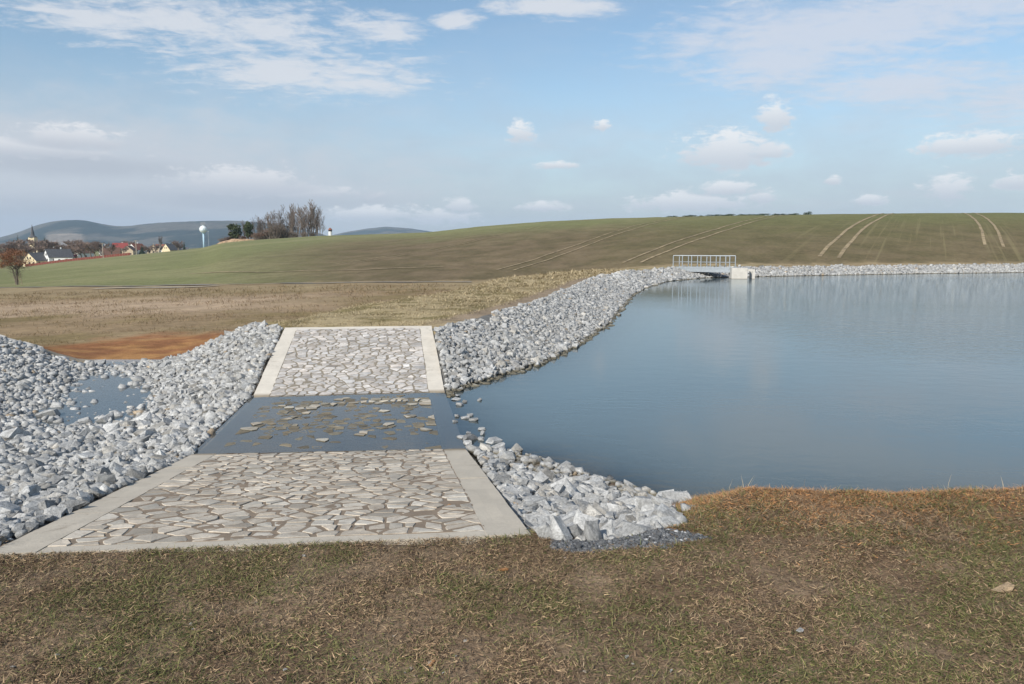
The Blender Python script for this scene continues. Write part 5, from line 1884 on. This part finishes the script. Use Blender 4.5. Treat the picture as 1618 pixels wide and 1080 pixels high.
# water tower
def water_tower():
    X, Y = at(322.5, 900)
    zb = gz(X, Y) - .5
    s = 900 / F
    root = empty('water_tower', (X, Y, zb)); tag(root, 'white ball water tower on a slim pale blue stem', 'water tower')
    zc = HC + (YH - 362.5) * s
    wb = plain('tower_white', (0.78, 0.82, 0.82), .5, .04, 1); bl = plain('tower_blue', (0.42, 0.58, 0.68), .5, .05, 1)
    MB().tube((0, 0, 0), (0, 0, zc - zb - 3), 1.15, 1.0, 14).build('stem', bl, root, True)
    bm = bmesh.new(); bmesh.ops.create_uvsphere(bm, u_segments=24, v_segments=14, radius=4.3)
    me = bpy.data.meshes.new('tank'); bm.to_mesh(me); bm.free(); me.materials.append(wb)
    for p in me.polygons: p.use_smooth = True
    tk = link('tank', me, root, (0, 0, zc - zb))
    mk = MB()                                        # dark round mark on the tank
    for i in range(18):
        t0, t1 = i * 6.283 / 18, (i + 1) * 6.283 / 18
        pr = lambda t, q: (q * math.cos(t), -math.sqrt(4.36 ** 2 - q * q), q * math.sin(t) + 0.1)
        mk.poly([pr(t0, 1.5), pr(t1, 1.5), pr(t1, 1.9), pr(t0, 1.9)])
    mk.build('mark', bl, tk)
    col_ = MB(); col_.tube((0, 0, zc - zb - 5.2), (0, 0, zc - zb - 3.6), 1.2, 2.2, 14); col_.build('collar', bl, root)
    fr = MB(); zt = zc - zb + 4.0
    fr.tube((0, 0, zt), (0, 0, zt + 1.0), 1.3, 1.3, 10); fr.build('top_platform', wb, root)
    an = MB()
    for k in range(6):
        a = k * 1.047; an.tube((2.3 * math.cos(a), 2.3 * math.sin(a), zt + .6), (2.3 * math.cos(a), 2.3 * math.sin(a), zt + 4.0), .28, n=5)
    an.build('antenna_panels', plain('antenna_grey', (0.35, 0.35, 0.36), .6, .1, 2), root)
    fr2 = MB()
    for zz in (zt + 1.2, zt + 3.2):
        for k in range(6):
            a, b = k * 1.047, (k + 1) * 1.047; fr2.tube((2.3 * math.cos(a), 2.3 * math.sin(a), zz), (2.3 * math.cos(b), 2.3 * math.sin(b), zz), .12, n=4)
    fr2.build('antenna_frame', M_STEEL, root)
    X2, Y2 = at(330, 900); mz = gz(X2, Y2)
    ms = empty('lattice_mast', (X2, Y2, mz)); tag(ms, 'thin grey mast beside the water tower', 'mast')
    MB().tube((0, 0, 0), (0, 0, HC + (YH - 366) * s - mz), .28, .2, 6).build('shaft', M_STEEL, ms)
    MB().box((0, 0, HC + (YH - 366) * s - mz), (2.2, .5, .5)).build('lamp_head', M_STEEL, ms)


water_tower()

# small white tower with a red cap behind the field
X, Y = at(522.5, 420)
zb = gz(X, Y); s = 420 / F
tw = empty('small_tower', (X, Y, zb)); tag(tw, 'small white tower with a dark band and red cap on the skyline', 'tower')
zt = HC + (YH - 360) * s - zb
MB().tube((0, 0, -.2), (0, 0, zt - 2.0), 1.0, .95, 10).build('shaft', wallm(WHITE), tw)
MB().tube((0, 0, zt - 2.0), (0, 0, zt - 1.2), 1.0, 1.0, 10).build('window_band', M_GLASS, tw)
MB().tube((0, 0, zt - 1.2), (0, 0, zt - .1), 1.25, .35, 10).build('roof', ROOF_T, tw)
MB().tube((0, 0, zt - .1), (0, 0, zt + .5), .08, .04, 5).build('finial', M_STEEL, tw)

# ------------------------------------------------------------------ haze
def haze():
    mb = MB().box((-200, 3800, 130), (9600, 9200, 330))
    m = bpy.data.materials.new('haze'); m.use_nodes = True
    nt = m.node_tree; nt.nodes.clear()
    out = nt.nodes.new('ShaderNodeOutputMaterial'); v = nt.nodes.new('ShaderNodeVolumePrincipled')
    v.inputs['Color'].default_value = (0.62, 0.80, 1.0, 1); v.inputs['Density'].default_value = 0.00009
    v.inputs['Anisotropy'].default_value = 0.0
    nt.links.new(v.outputs[0], out.inputs['Volume'])
    o = mb.build('haze', m); tag(o, 'thin bluish haze in the air over the valley', kind='stuff')


haze()
